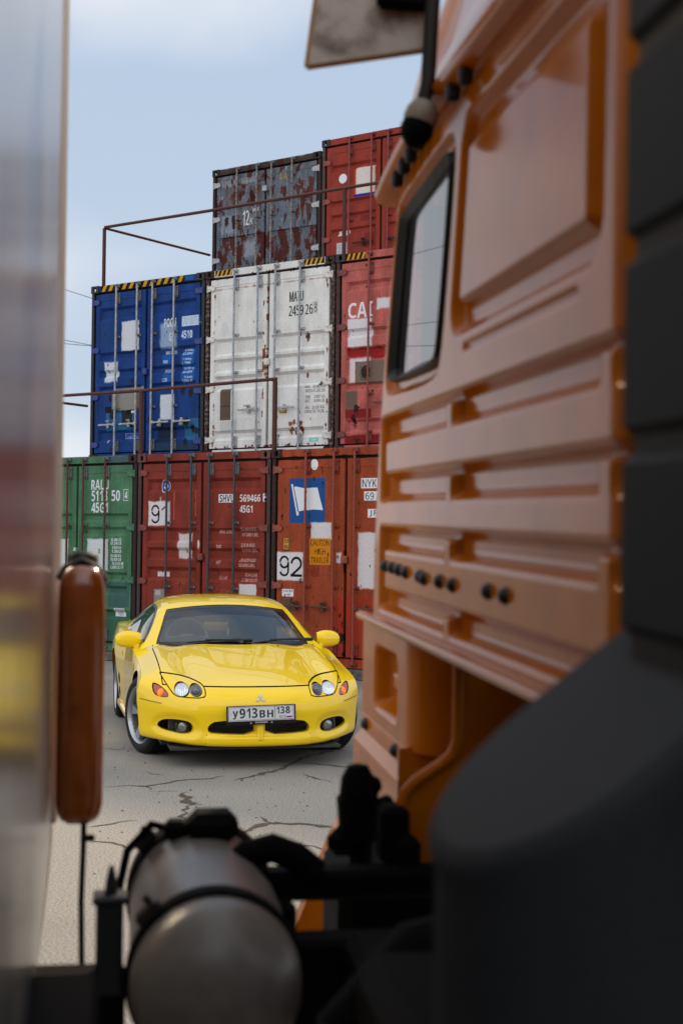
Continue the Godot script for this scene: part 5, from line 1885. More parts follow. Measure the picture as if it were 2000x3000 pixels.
func build_car_details(car: Node3D, yel: Material, blk: Material, gloss_blk: Material, chrome: Material) -> void:
	for sg: float in [-1.0, 1.0]:
		part("wing_mirror", mirror_shape(sg), yel, car)
	# wipers resting on the cowl
	for q in [[-0.43, 0.04, 0.06], [0.16, 0.60, 0.63]]:
		var w := M.new()
		var p0 := V(q[0], 0.893, -1.385 - 0.25 * q[0] * q[0])
		var p1 := V(q[1], 0.925, -1.405 - 0.25 * q[1] * q[1])
		w.tube([p0, p0.lerp(p1, 0.5) + V(0, 0.004, 0.01), p1], 0.008, 6)
		w.tube([p0.lerp(p1, 0.35) + V(0, 0.012, 0.012), p1 + V(0.05, -0.005, 0.03)], 0.010, 6)
		w.box(p1 + V(0.06, -0.01, 0.03), V(0.09, 0.03, 0.04), 0.01)
		part("wiper", w, gloss_blk, car)
	for x: float in [-0.22, 0.36]:
		var z := M.new()
		z.box(V(x, 0.868, -1.31), V(0.014, 0.012, 0.014), 0.003)
		part("washer_jet", z, blk, car)
	# cowl panel between hood and glass
	var cw := M.new()
	var rows := []
	for i in 4:
		var line := []
		for j in 25:
			var x := lerpf(-0.72, 0.72, j / 24.0)
			line.append(V(x, 0.858 + 0.006 * i - 0.02 * x * x, -1.31 - 0.05 * i - 0.16 * x * x))
		rows.append(line)
	cw.grid(rows)
	part("cowl", cw, blk, car)
	# number plate with holder
	var t := Tex.new()
	t.setup(0.52, 0.112, 1500.0, NB1, NB2, 77, fonts)
	t.base(Color(0.80, 0.81, 0.82), 0.02, Color(0.7, 0.7, 0.7), func(_v: float) -> float: return 2.0)
	var K := Color(0.03, 0.03, 0.035)
	for q in [[0.004, 0.004, 0.516, 0.007], [0.004, 0.105, 0.516, 0.108], [0.004, 0.004, 0.007, 0.108], [0.513, 0.004, 0.516, 0.108], [0.366, 0.004, 0.370, 0.108]]:
		t.rect(q[0], q[1], q[2], q[3], K)
	for q in [["y", 0.035, 0.016, 0.079, 0.080, true], ["9", 0.090, 0.022, 0.134, 0.098, true], ["1", 0.146, 0.022, 0.174, 0.098, true], ["3", 0.186, 0.022, 0.230, 0.098, true], ["B", 0.246, 0.022, 0.291, 0.080, true], ["H", 0.306, 0.022, 0.354, 0.080, true],
		["1", 0.382, 0.048, 0.402, 0.102, true], ["3", 0.411, 0.048, 0.444, 0.102, true], ["8", 0.452, 0.048, 0.488, 0.102, true], ["RUS", 0.402, 0.016, 0.452, 0.036, false]]:
		t.text(q[0], q[1], q[2], q[3], q[4], K, q[5], 1.0)
	t.ell(0.022, 0.056, 0.003, 0.003, K)
	t.ell(0.498, 0.074, 0.003, 0.003, K)
	t.rect(0.458, 0.029, 0.503, 0.037, Color(0.88, 0.88, 0.9))
	t.rect(0.458, 0.022, 0.503, 0.029, Color(0.12, 0.2, 0.55))
	t.rect(0.458, 0.015, 0.503, 0.022, Color(0.7, 0.1, 0.1))
	var pm := StandardMaterial3D.new()
	pm.albedo_texture = t.done()
	pm.roughness = 0.45
	var pxf := Transform3D(rot(V(0, 0, 1), 1.5) * rot(V(1, 0, 0), -3), V(0.0, 0.440, 0.030))
	var hold := M.new()
	hold.box(V(0, -0.006, -0.004), V(0.546, 0.150, 0.012), 0.004)
	hold.box(V(0, 0, -0.03), V(0.2, 0.08, 0.06))
	var np := part("plate_holder", hold, gloss_blk, car, pxf)
	var face := M.new()
	var w0 := 0.26
	var h0 := 0.056
	face.tri(V(-w0, -h0 + 0.006, 0.0035), V(w0, -h0 + 0.006, 0.0035), V(w0, h0 + 0.006, 0.0035), Vector2(0, 1), Vector2(1, 1), Vector2(1, 0))
	face.tri(V(-w0, -h0 + 0.006, 0.0035), V(w0, h0 + 0.006, 0.0035), V(-w0, h0 + 0.006, 0.0035), Vector2(0, 1), Vector2(1, 0), Vector2(0, 0))
	part("number_plate", face, pm, np)
	var tm := TextMesh.new()
	var f := SystemFont.new()
	f.font_names = PackedStringArray(["Droid Sans"])
	f.font_weight = 700
	tm.font = f
	tm.text = "MITSUBISHI"
	tm.font_size = 16
	tm.pixel_size = 0.00105
	tm.depth = 0.0006
	var white := mat(Color(0.75, 0.75, 0.76), 0.5)
	part("holder_lettering", tm, white, np, Transform3D(Basis.IDENTITY, V(0, -0.0635, 0.0028)))
	for x: float in [-0.082, 0.082]:
		part("holder_emblem", three_diamonds(0.010, 0.0006), white, np, Transform3D(Basis.IDENTITY, V(x, -0.0655, 0.0028)))
	# nose badge
	var e: Array = on_front(0.0, 0.552)
	part("nose_badge", three_diamonds(0.042, 0.006), mat(Color(0.72, 0.73, 0.74), 0.18, 0.9), car, Transform3D(basis_z(e[1]), e[0] + e[1] * 0.002))
	# seams of the lower lip and bumper sides
	for sg: float in [-1.0, 1.0]:
		var s := M.new()
		var a: Array = on_front(0.415 * sg, 0.20)
		var b: Array = on_front(0.41 * sg, 0.272)
		s.tube([a[0] + a[1] * 0.001, b[0] + b[1] * 0.001], 0.003, 5)
		part("lip_seam", s, mat(Color(0.35, 0.26, 0.02), 0.7), car)
		var c := M.new()
		var pts := []
		for k in 9:
			var r: Array = on_front(sg * lerpf(0.895, 0.74, k / 8.0), lerpf(0.508, 0.492, k / 8.0))
			pts.append(r[0] + r[1] * 0.0015)
		c.tube(pts, 0.0028, 5)
		part("bumper_seam", c, mat(Color(0.4, 0.29, 0.02), 0.7), car)
	# centre divider of the lower opening
	var dv := M.new()
	var e0: Array = on_front(0, 0.255)
	var e1: Array = on_front(0, 0.40)
	dv.tube([e0[0] + V(0, -0.02, -0.012), e0[0].lerp(e1[0], 0.5) + V(0, 0, -0.016), e1[0] + V(0, 0, -0.02)], [0.030, 0.027, 0.027], 14)
	part("grille_divider", dv, yel, car)
	# side skirt blade with scoops
	for sg: float in [-1.0, 1.0]:
		var sk := M.new()
		sk.box(V(sg * 0.892, 0.20, -2.28), V(0.05, 0.07, 1.66), 0.018)
		part("side_skirt", sk, yel, car)
		var st2 := M.new()
		st2.box(V(sg * 0.892, 0.375, -2.99), V(0.03, 0.022, 0.15), 0.008)
		part("scoop_blade", st2, yel, car)
		var hd := M.new()
		hd.box(V(sg * 0.893, 0.70, -2.72), V(0.012, 0.05, 0.13), 0.005)
		part("door_handle", hd, yel, car)

func three_diamonds(r: float, d: float) -> M:
	var m := M.new()
	for k in 3:
		var a := PI * 0.5 + TAU * k / 3.0
		var u := Vector2(cos(a), sin(a))
		var w := u.orthogonal()
		m.prism(PackedVector2Array([u * r * 0.04, u * r * 0.52 + w * r * 0.29, u * r, u * r * 0.52 - w * r * 0.29]), 0.0, d)
	return m

func build_wheels(car: Node3D, chrome: Material) -> void:
	var R := 0.322
	var rubber := mat(Color(0.035, 0.035, 0.037), 0.82)
	var alloy := mat(Color(0.66, 0.67, 0.69), 0.28, 0.75)
	var dark := mat(Color(0.045, 0.045, 0.05), 0.6)
	var disc := mat(Color(0.35, 0.34, 0.33), 0.4, 0.8)
	# wheel space: axle along x, outside at +x
	var bx := Basis(V(0, -1, 0), V(1, 0, 0), V(0, 0, 1))
	var tyre := M.new()
	tyre.lathe([Vector2(0.236, 0.0), Vector2(0.245, 0.008), Vector2(0.275, 0.012), Vector2(0.300, 0.004), Vector2(0.314, -0.012), Vector2(0.321, -0.035), Vector2(R, -0.12), Vector2(0.321, -0.205), Vector2(0.312, -0.230), Vector2(0.28, -0.245), Vector2(0.236, -0.235)], Vector3.ZERO, bx, 64)
	for k in 64:
		var a := TAU * k / 64.0
		var bb := Basis(V(1, 0, 0), a)
		tyre.box(bb * V(-0.065, R + 0.0005, 0), V(0.085, 0.007, 0.019), 0.0, bb)
		tyre.box(bb * V(-0.17, R + 0.0005, 0.008), V(0.085, 0.007, 0.019), 0.0, bb)
	var tm := tyre.mesh()
	var rim := M.new()
	rim.lathe([Vector2(0.228, -0.20), Vector2(0.222, -0.05), Vector2(0.228, -0.02), Vector2(0.240, -0.002), Vector2(0.246, 0.004), Vector2(0.240, 0.006), Vector2(0.232, 0.0), Vector2(0.224, -0.02)], Vector3.ZERO, bx, 48)
	# rivets on the lip
	for k in 40:
		var a3 := TAU * k / 40.0
		rim.box(V(-0.026, cos(a3) * 0.217, sin(a3) * 0.217), V(0.008, 0.009, 0.009), 0.002)
	var rimm := rim.mesh()
	var spokes := M.new()
	for k in 5:
		var b2 := Basis(V(1, 0, 0), TAU * k / 5.0 + 0.2)
		# each spoke fans out towards the rim
		var prof := PackedVector2Array([Vector2(-0.022, 0.03), Vector2(0.022, 0.03), Vector2(0.018, 0.11), Vector2(0.045, 0.212), Vector2(0.012, 0.218), Vector2(-0.012, 0.218), Vector2(-0.045, 0.212), Vector2(-0.018, 0.11)])
		var xf := Transform3D(b2 * Basis(V(0, 0, -1), V(0, 1, 0), V(1, 0, 0)), Vector3.ZERO)
		spokes.prism(prof, -0.06, -0.022, xf)
	spokes.lathe([Vector2(0.0, -0.004), Vector2(0.03, -0.006), Vector2(0.052, -0.02), Vector2(0.056, -0.06)], Vector3.ZERO, bx, 24)
	var spm := spokes.mesh()
	var rot_m := M.new()
	rot_m.lathe([Vector2(0.0, -0.10), Vector2(0.15, -0.10), Vector2(0.15, -0.12)], Vector3.ZERO, bx, 32)
	var rom := rot_m.mesh()
	var back := M.new()
	back.lathe([Vector2(0.0, -0.15), Vector2(0.225, -0.15)], Vector3.ZERO, bx, 24)
	var bkm := back.mesh()
	for q in [[-1.0, 1.05, 0.868, 19.0], [1.0, 1.05, 0.868, 19.0], [-1.0, 3.52, 0.905, 0.0], [1.0, 3.52, 0.905, 0.0]]:
		var sg: float = q[0]
		var o := Basis(V(0, 1, 0), deg_to_rad(q[3]))
		var flip := Basis.IDENTITY if sg > 0 else Basis(V(0, 1, 0), PI)
		# the steering axis runs through the middle of the tyre
		var c := V(sg * (q[2] - 0.12), R, -q[1])
		var xf := Transform3D(o * flip, c + o * V(sg * 0.12, 0, 0))
		var w := part("wheel", tm, rubber, car, xf)
		part("rim", rimm, alloy, w)
		part("spokes", spm, alloy, w)
		part("brake_disc", rom, disc, w)
		part("wheel_back", bkm, dark, w)

# ================================================================ lorry in the foreground
# lorry space: x = n (towards the lorry's front), y up, z = -t (t runs across the lorry, away from the viewer)
func lorry_xf(al_deg: float, ep_deg: float) -> Transform3D:
	var al := deg_to_rad(al_deg)
	var ep := deg_to_rad(ep_deg)
	var T := Vector3(-sin(al) * cos(ep), sin(ep), -cos(al) * cos(ep))
	var N := Vector3(cos(al), 0, -sin(al))
	var U := Vector3(sin(al) * sin(ep), cos(ep), cos(al) * sin(ep))
	return Transform3D(Basis(N, U, -T), Vector3(0, EYE, 0) - U * EYE)

func L(n: float, h: float, t: float) -> Vector3:
	return Vector3(n, h, -t)

func rr_dist(p: Vector2, c: Vector2, hs: Vector2, r: float) -> float:
	var q := (p - c).abs() - hs + Vector2(r, r)
	return Vector2(maxf(q.x, 0), maxf(q.y, 0)).length() + minf(maxf(q.x, q.y), 0.0) - r

# pressed relief of the cab's back wall: how far the sheet lies inside the outer plane
func wall_depth(t: float, h: float) -> float:
	var d := 0.0
	for g in [[2.045, 2.028, 1.995, 1.967], [1.889, 1.868, 1.834, 1.806], [1.745, 1.726, 1.698, 1.676], [1.577, 1.558, 1.530, 1.512]]:
		if h < g[0] + 0.01 and h > g[3] - 0.01:
			var v := smoothstep(g[0] + 0.003, g[1], h) if h > g[1] else smoothstep(g[3] - 0.003, g[2], h) if h < g[2] else 1.0
			var m := 0.0
			for sgm in [[1.985, 2.965], [3.008, 3.80], [1.80, 1.935]]:
				m = maxf(m, smoothstep(sgm[0], sgm[0] + 0.022, t) * (1.0 - smoothstep(sgm[1] - 0.022, sgm[1], t)))
			# the sloping upper face runs on over the dividers
			if h > g[1] - 0.006:
				m = maxf(m, (1.0 - smoothstep(3.778, 3.80, t)) * smoothstep(g[1] - 0.006, g[1] + 0.002, h))
			d = maxf(d, 0.029 * v * m)
	# each pair of grooves is joined by an upright channel at the far end
	for g2 in [[2.045, 1.806], [1.745, 1.512]]:
		var vv := smoothstep(g2[1] - 0.003, g2[1] + 0.022, h) * (1.0 - smoothstep(g2[0] - 0.022, g2[0] + 0.003, h))
		d = maxf(d, 0.029 * vv * smoothstep(3.745, 3.768, t) * (1.0 - smoothstep(3.805, 3.828, t)))
	# groove round the big panel
	var sd := rr_dist(Vector2(t + 0.24 * (h - 2.39) * smoothstep(2.35, 2.99, t), h), Vector2(2.465, 2.39), Vector2(0.485, 0.235), 0.09)
	d = maxf(d, 0.027 * (1.0 - smoothstep(0.014, 0.042, absf(sd + 0.042))))
	# small crease under the panel
	if t > 2.10 and t < 2.86:
		d = maxf(d, 0.007 * (1.0 - smoothstep(0.003, 0.011, absf(h - 2.130))))
	# shallow dish round the window
	var wd := poly_dist(Vector2(t, h), WINDOW)
	d = maxf(d, 0.020 * (1.0 - smoothstep(0.018, 0.040, wd)))
	# corners roll away
	var te := far_edge(h)
	if t > te - 0.06:
		var k := clampf((t - te + 0.06) / 0.06, 0.0, 1.0)
		d += 0.06 * (1.0 - sqrt(maxf(0.0, 1.0 - k * k)))
	if t < 1.95:
		var k2 := clampf((1.95 - t) / 0.15, 0.0, 1.0)
		d += 0.15 * (1.0 - sqrt(maxf(0.0, 1.0 - k2 * k2)))
	return d

var WINDOW := PackedVector2Array()

func far_edge(h: float) -> float:
	return along([[1.3, 3.97], [1.5, 3.968], [1.76, 3.95], [2.05, 3.885], [2.345, 3.785], [2.63, 3.665], [2.8, 3.60]], h)[1]

func ring_mesh(outer: PackedVector2Array, inner: PackedVector2Array, n0: float, n1: float) -> M:
	# flat-topped frame between two outlines of (t, h), standing from n0 out to n1 (n1 < n0)
	var m := M.new()
	var k := outer.size()
	for i in k:
		var j := (i + 1) % k
		var a := outer[i]
		var b := outer[j]
		var c := inner[j]
		var d := inner[i]
		var mo := a.lerp(d, 0.3)
		var mo2 := b.lerp(c, 0.3)
		m.quad(L(n0, a.y, a.x), L(n0, b.y, b.x), L(n1, mo2.y, mo2.x), L(n1, mo.y, mo.x))
		m.quad(L(n1, mo.y, mo.x), L(n1, mo2.y, mo2.x), L(n0 - 0.004, c.y, c.x), L(n0 - 0.004, d.y, d.x))
		m.quad(L(n0 - 0.004, d.y, d.x), L(n0 - 0.004, c.y, c.x), L(n0 + 0.02, c.y, c.x), L(n0 + 0.02, d.y, d.x))
	return m

func build_truck() -> void:
	var tk := thing("tractor_unit", "orange lorry cab seen from behind with ribbed back wall and dark air intake", "lorry", lorry_xf(8.5, 1.27))
	var orange := StandardMaterial3D.new()
	orange.albedo_color = Color(1, 1, 1)
	orange.albedo_texture = noise_tex(61, 0.02, 4, 256, [0.0, 0.4, 0.7, 1.0], [Color(0.65, 0.35, 0.03), Color(0.71, 0.385, 0.035), Color(0.735, 0.405, 0.04), Color(0.765, 0.43, 0.06)])
	orange.uv1_triplanar = true
	orange.uv1_scale = Vector3.ONE * 0.8
	orange.roughness = 0.12
	orange.metallic_specular = 0.26
	var blk := mat(Color(0.028, 0.028, 0.03), 0.75)
	blk.metallic_specular = 0.2
	var rub := mat(Color(0.05, 0.05, 0.052), 0.5)
	var plas := mat(Color(0.20, 0.208, 0.22), 0.65, 0.0, noise_tex(62, 0.2, 3, 256, [0.0, 0.5, 1.0], [Color(0.8, 0.8, 0.8), Color(0.92, 0.92, 0.92), Color(1, 1, 1)]), 2.0)
	plas.metallic_specular = 0.2
	WINDOW = rounded(PackedVector2Array([Vector2(3.16, 2.118), Vector2(3.105, 2.16), Vector2(2.995, 2.54), Vector2(3.005, 2.582), Vector2(3.05, 2.590), Vector2(3.565, 2.567), Vector2(3.61, 2.535), Vector2(3.735, 2.17), Vector2(3.73, 2.135), Vector2(3.69, 2.128)]), 2)
	var n0 := 0.68

	# back wall
	var grid := soup_grid(300, 210, func(u: float, v: float) -> Vector3:
		var h := lerpf(1.488, 2.70, v)
		var t := lerpf(1.80, 3.50, u / 0.82) if u < 0.82 else lerpf(3.50, far_edge(h), (u - 0.82) / 0.18)
		return L(n0 + wall_depth(t, h), h, t), true)
	grid = cut(grid, func(p: Vector3) -> float: return poly_dist(Vector2(-p.z, p.y), WINDOW))
	var cab := part("cab", joined([grid]), orange, tk)
	# window with rubber seal
	var inner := PackedVector2Array()
	var cen := Vector2.ZERO
	for p in WINDOW:
		cen += p / WINDOW.size()
	for p in WINDOW:
		var dir := (cen - p)
		inner.append(p + dir.normalized() * 0.027)
	part("window_seal", ring_mesh(WINDOW, inner, n0 + 0.02, n0 - 0.004), rub, cab)
	var pane := M.new()
	var pin := PackedVector2Array()
	for p in inner:
		pin.append(Vector2(p.x, p.y))
	for id in range(0, Geometry2D.triangulate_polygon(pin).size(), 3):
		var ids := Geometry2D.triangulate_polygon(pin)
		pane.tri(L(n0 + 0.02, pin[ids[id]].y, pin[ids[id]].x), L(n0 + 0.02, pin[ids[id + 1]].y, pin[ids[id + 1]].x), L(n0 + 0.02, pin[ids[id + 2]].y, pin[ids[id + 2]].x))
	var gl := StandardMaterial3D.new()
	gl.albedo_color = Color(0.10, 0.12, 0.13, 0.55)
	gl.transparency = BaseMaterial3D.TRANSPARENCY_ALPHA
	gl.roughness = 0.02
	gl.metallic_specular = 0.7
	part("window_pane", pane, gl, cab)
	# body of the cab behind the wall
	var shell := M.new()
	shell.box(L(1.75, 2.2, 2.86), V(1.9, 1.5, 0.02))
	shell.box(L(1.75, 2.05, 3.88), V(1.9, 1.2, 0.03))
	shell.box(L(1.75, 2.05, 1.86), V(1.9, 1.2, 0.03))
	shell.box(L(2.7, 2.05, 2.86), V(0.04, 1.2, 2.0))
	shell.box(L(1.75, 1.50, 2.86), V(1.9, 0.03, 2.0))
	part("cab_inside", shell, mat(Color(0.11, 0.11, 0.115), 0.8), cab)
	# bottom flange, a rolled edge standing out from the wall
	var fl := M.new()
	var fr := []
	for q in [[0.70, 1.490], [0.668, 1.498], [0.646, 1.500], [0.636, 1.492], [0.638, 1.480], [0.650, 1.474], [0.72, 1.470]]:
		var line := []
		for k in 25:
			line.append(L(q[0], q[1], lerpf(1.80, 3.95, k / 24.0)))
		fr.append(line)
	fl.grid(fr, true)
	part("lower_flange", fl, orange, cab)
	# gutter strip under the roof
	var gpath := [[1.80, 2.700], [2.40, 2.708], [2.90, 2.712], [3.15, 2.705], [3.40, 2.688], [3.60, 2.662], [3.72, 2.638]]
	var gu := M.new()
	var gr := []
	for q in [[0.70, -0.035], [0.664, -0.032], [0.640, -0.020], [0.632, 0.0], [0.640, 0.016], [0.70, 0.026]]:
		var line2 := []
		for k in 40:
			var tt := lerpf(1.80, 3.72, k / 39.0)
			line2.append(L(q[0], along(gpath, tt)[1] + q[1], tt))
		gr.append(line2)
	gu.grid(gr, false)
	part("roof_gutter", gu, orange, cab)
	for tt: float in [3.51, 3.42, 3.335, 3.24, 2.885, 2.77]:
		var cl := M.new()
		cl.box(L(0.655, along(gpath, tt)[1] - 0.042, tt), V(0.03, 0.040, 0.024), 0.007)
		part("gutter_clip", cl, rub, cab)
	for q in [[3.73, 1.636], [3.624, 1.636], [3.535, 1.634], [3.437, 1.632], [3.262, 1.630], [3.215, 1.627], [3.048, 1.629], [2.922, 1.628], [2.62, 1.632], [2.495, 1.631]]:
		var bt := M.new()
		bt.lathe([Vector2(0.0, 0.016), Vector2(0.010, 0.014), Vector2(0.016, 0.006), Vector2(0.018, -0.004)], L(n0, q[1], q[0]), Basis(V(0, -1, 0), V(-1, 0, 0), V(0, 0, -1)), 14)
		part("rubber_plug", bt, rub, cab)
	# raised roof above the gutter, leaning forward
	var rf := M.new()
	var rr := []
	for i in 13:
		var a := i / 12.0
		var h := lerpf(2.715, 3.55, a)
		var line3 := []
		for k in 41:
			var u := k / 40.0
			var te := lerpf(3.64, 3.30, a)
			var tt2 := lerpf(1.80, te, u)
			var edge := smoothstep(te - 0.12, te, tt2)
			var pressed := 0.02 * smoothstep(0.25, 0.32, u) * (1.0 - smoothstep(0.80, 0.86, u)) * smoothstep(0.1, 0.2, a)
			line3.append(L(0.672 + 0.30 * a * a + 0.05 * a + 0.12 * edge * edge + pressed, h, tt2))
		rr.append(line3)
	rf.grid(rr, true)
	part("roof", rf, orange, tk)

	# far rear quarter below the cab: upper panel with a pressed step, lower box with ledge
	var up := soup_grid(70, 60, func(u: float, v: float) -> Vector3:
		var t := lerpf(3.22, 3.97, u)
		var h := lerpf(1.205, 1.475, v)
		var sd := rr_dist(Vector2(t, h), Vector2(3.61, 1.335), Vector2(0.165, 0.088), 0.03)
		var d := 0.05 * (1.0 - smoothstep(-0.035, 0.004, sd))
		d -= 0.022 * (1.0 - smoothstep(-0.03, 0.0, rr_dist(Vector2(t, h), Vector2(3.60, 1.335), Vector2(0.085, 0.045), 0.02)))
		if t < 3.34:
			var k := (3.34 - t) / 0.12
			d += 0.14 * (1.0 - sqrt(maxf(0.0, 1.0 - k * k)))
		return L(0.662 + d, h, t), true)
	var qp := part("rear_quarter", joined([up]), orange, tk)
	var qs := M.new()
	qs.box(L(1.02, 1.335, 3.235), V(0.44, 0.27, 0.02))
	qs.box(L(1.02, 1.335, 3.965), V(0.66, 0.27, 0.02))
	part("quarter_side", qs, orange, qp)
	var lowp := M.new()
	var prof := [[0.72, 1.222], [0.668, 1.218], [0.660, 1.205], [0.660, 1.165], [0.656, 1.158], [0.640, 1.140], [0.636, 1.130], [0.636, 0.78], [0.67, 0.74]]
	var lr := []
	for q in prof:
		var line4 := []
		for k in 15:
			line4.append(L(q[0], q[1], lerpf(3.30, 3.96, k / 14.0)))
		lr.append(line4)
	lowp.grid(lr, false)
	part("quarter_box", lowp, orange, qp)
	var le := M.new()
	le.box(L(0.86, 0.98, 3.305), V(0.44, 0.47, 0.016))
	part("quarter_box_end", le, orange, qp)
	for q in [[3.88, 1.186], [3.44, 1.186]]:
		var b2 := M.new()
		b2.lathe([Vector2(0.0, 0.018), Vector2(0.012, 0.014), Vector2(0.018, 0.004), Vector2(0.019, -0.004)], L(0.660, q[1], q[0]), Basis(V(0, -1, 0), V(-1, 0, 0), V(0, 0, -1)), 14)
		part("rubber_plug", b2, rub, qp)
	# bent pipe edge of the wheel arch
	var bar := M.new()
	var bp := [L(0.690, 1.475, 2.9), L(0.690, 1.38, 2.9), L(0.690, 1.300, 2.9), L(0.678, 1.268, 2.9), L(0.650, 1.246, 2.9), L(0.600, 1.214, 2.9), L(0.578, 1.190, 2.9), L(0.570, 1.160, 2.9), L(0.575, 1.10, 2.9), L(0.590, 1.0, 2.9)]
	bar.tube(bp, 0.0125, 12)
	part("arch_edge", bar, orange, tk)
	var arch := M.new()
	for i in bp.size() - 1:
		arch.quad(bp[i], bp[i + 1], bp[i + 1] + V(0.42, 0.0, 0.0), bp[i] + V(0.42, 0.0, 0.0))
	part("arch_liner", arch, orange, tk)
	var dark_box := M.new()
	dark_box.box(L(0.66, 0.80, 3.30), V(0.36, 0.34, 0.3), 0.03)
	part("battery_box", dark_box, blk, tk)
	# far side step panel in the sun
	var stp := M.new()
	stp.prism(PackedVector2Array([Vector2(0.655, 0.93), Vector2(0.60, 0.85), Vector2(0.43, 0.42), Vector2(0.9, 0.42), Vector2(0.9, 0.93)]), -4.12, -4.05)
	part("side_step", stp, orange, tk)

	# chassis: rails along n, cross bar, brackets, all near black
	var ch := M.new()
	ch.box(L(1.3, 0.85, 2.62), V(2.2, 0.26, 0.08), 0.01)
	ch.box(L(1.3, 0.85, 1.80), V(2.2, 0.30, 0.08), 0.01)
	ch.box(L(-2.2, 0.80, 2.62), V(4.4, 0.26, 0.08), 0.01)
	ch.box(L(-2.2, 0.80, 1.80), V(4.4, 0.30, 0.08), 0.01)
	ch.box(L(1.2, 0.9, 2.21), V(1.6, 0.2, 0.75), 0.02)
	var chn := part("chassis", ch, blk, tk)
	var xb := M.new()
	xb.box(L(0.55, 1.020, 2.84), V(0.72, 0.060, 0.07), 0.01)
	xb.tube([L(0.20, 1.05, 2.82), L(0.24, 1.085, 2.82), L(0.29, 1.098, 2.82), L(0.34, 1.078, 2.82), L(0.38, 1.045, 2.82)], 0.030, 10)
	xb.box(L(0.245, 1.00, 2.80), V(0.07, 0.14, 0.05), 0.01)
	xb.box(L(0.27, 0.93, 2.74), V(0.12, 0.16, 0.05), 0.01)
	part("cross_bar", xb, blk, chn)
	var vl := M.new()
	vl.tube([L(0.50, 0.970, 3.0), L(0.502, 1.110, 3.0)], 0.026, 10)
	vl.tube([L(0.500, 1.070, 3.0), L(0.492, 1.165, 3.0)], 0.046, 12)
	vl.lathe([Vector2(0.0, 0.05), Vector2(0.022, 0.045), Vector2(0.036, 0.02), Vector2(0.040, -0.02)], L(0.492, 1.185, 3.0), Basis.IDENTITY, 12)
	vl.box(L(0.470, 1.065, 3.0), V(0.085, 0.06, 0.05), 0.02)
	vl.box(L(0.545, 1.145, 2.98), V(0.050, 0.035, 0.04), 0.008, rot(V(0, 0, 1), 24))
	vl.box(L(0.522, 1.182, 3.0), V(0.04, 0.05, 0.04), 0.012, rot(V(0, 0, 1), -30))
	part("brake_valve", vl, blk, chn)
	var vb := M.new()
	vb.box(L(0.552, 1.105, 2.90), V(0.062, 0.12, 0.08), 0.012)
	vb.box(L(0.575, 1.06, 2.88), V(0.06, 0.10, 0.08), 0.02)
	part("valve_box", vb, blk, chn)
	# air tank on its side, domed end towards the viewer, black straps
	var tank := M.new()
	var tb := Basis(V(1, 0, 0), V(0, 0, 1), V(0, -1, 0))
	var R := 0.150
	tank.lathe([Vector2(0.0, -2.315), Vector2(0.05, -2.320), Vector2(0.095, -2.336), Vector2(0.128, -2.362), Vector2(0.145, -2.395), Vector2(R, -2.43), Vector2(R, -2.60), Vector2(R, -2.85), Vector2(R, -3.02), Vector2(0.13, -3.08), Vector2(0.08, -3.11), Vector2(0.0, -3.12)].map(func(q: Vector2) -> Vector2: return Vector2(q.x, q.y)), V(0.156, 0.955, 0), tb, 48)
	var tmat := mat(Color(0.45, 0.43, 0.41), 0.35, 0.0, noise_tex(63, 0.03, 4, 256, [0.0, 0.3, 0.5, 1.0], [Color(0.84, 0.82, 0.80), Color(0.92, 0.91, 0.90), Color(0.97, 0.96, 0.95), Color(1, 1, 1)]), 2.2)
	var tn := part("air_tank", tank, tmat, tk)
	for q in [[2.475, 0.045, 0.158], [3.02, 0.085, 0.157]]:
		var sm := M.new()
		sm.lathe([Vector2(R - 0.004, -q[0] - q[1] * 0.5), Vector2(q[2], -q[0] - q[1] * 0.5), Vector2(q[2], -q[0] + q[1] * 0.5), Vector2(R - 0.004, -q[0] + q[1] * 0.5)], V(0.156, 0.955, 0), tb, 48, false)
		part("tank_strap", sm, blk, tn)
	for q in [[2.475, 0.158], [3.02, 0.157]]:
		var sb := M.new()
		sb.box(V(0.156 - 0.118, 0.955 + 0.118, -q[0]), V(0.05, 0.022, 0.036), 0.004, rot(V(0, 0, 1), 45))
		sb.tube([V(0.03, 1.10, -q[0]), V(0.075, 1.055, -q[0])], 0.007, 6)
		part("strap_bolt", sb, mat(Color(0.20, 0.19, 0.18), 0.4, 0.6), tn)
	var al := M.new()
	al.tube([L(0.12, 1.10, 2.96), L(0.05, 1.11, 3.0), L(0.0, 1.05, 3.02), L(-0.03, 0.90, 3.02)], 0.009, 8)
	part("air_line", al, blk, tn)
	var tv := M.new()
	tv.box(L(0.175, 1.122, 2.93), V(0.105, 0.060, 0.10), 0.02)
	tv.box(L(0.10, 1.11, 2.95), V(0.05, 0.04, 0.06), 0.012)
	part("tank_valve", tv, blk, tn)
	# bracket plate left of the tank
	var br := M.new()
	br.box(L(-0.030, 0.975, 2.60), V(0.050, 0.17, 0.05), 0.006)
	br.box(L(-0.030, 1.066, 2.60), V(0.062, 0.016, 0.06), 0.004)
	br.tube([L(-0.028, 1.07, 2.60), L(-0.028, 1.10, 2.60), L(-0.028, 1.125, 2.60)], [0.013, 0.010, 0.004], 8)
	part("tank_bracket", br, mat(Color(0.10, 0.115, 0.135), 0.5), chn)
	var dk := M.new()
	dk.box(L(-0.26, 1.035, 1.72), V(0.44, 0.05, 0.96), 0.008)
	part("deck_plate", dk, blk, chn)

	# ribbed intake stack beside the cab
	var it := M.new()
	it.box(L(0.640, 2.42, 1.1525), V(0.284, 1.60, 0.415), 0.01)
	var ai := part("air_intake", it, mat(Color(0.03, 0.03, 0.032), 0.7), tk)
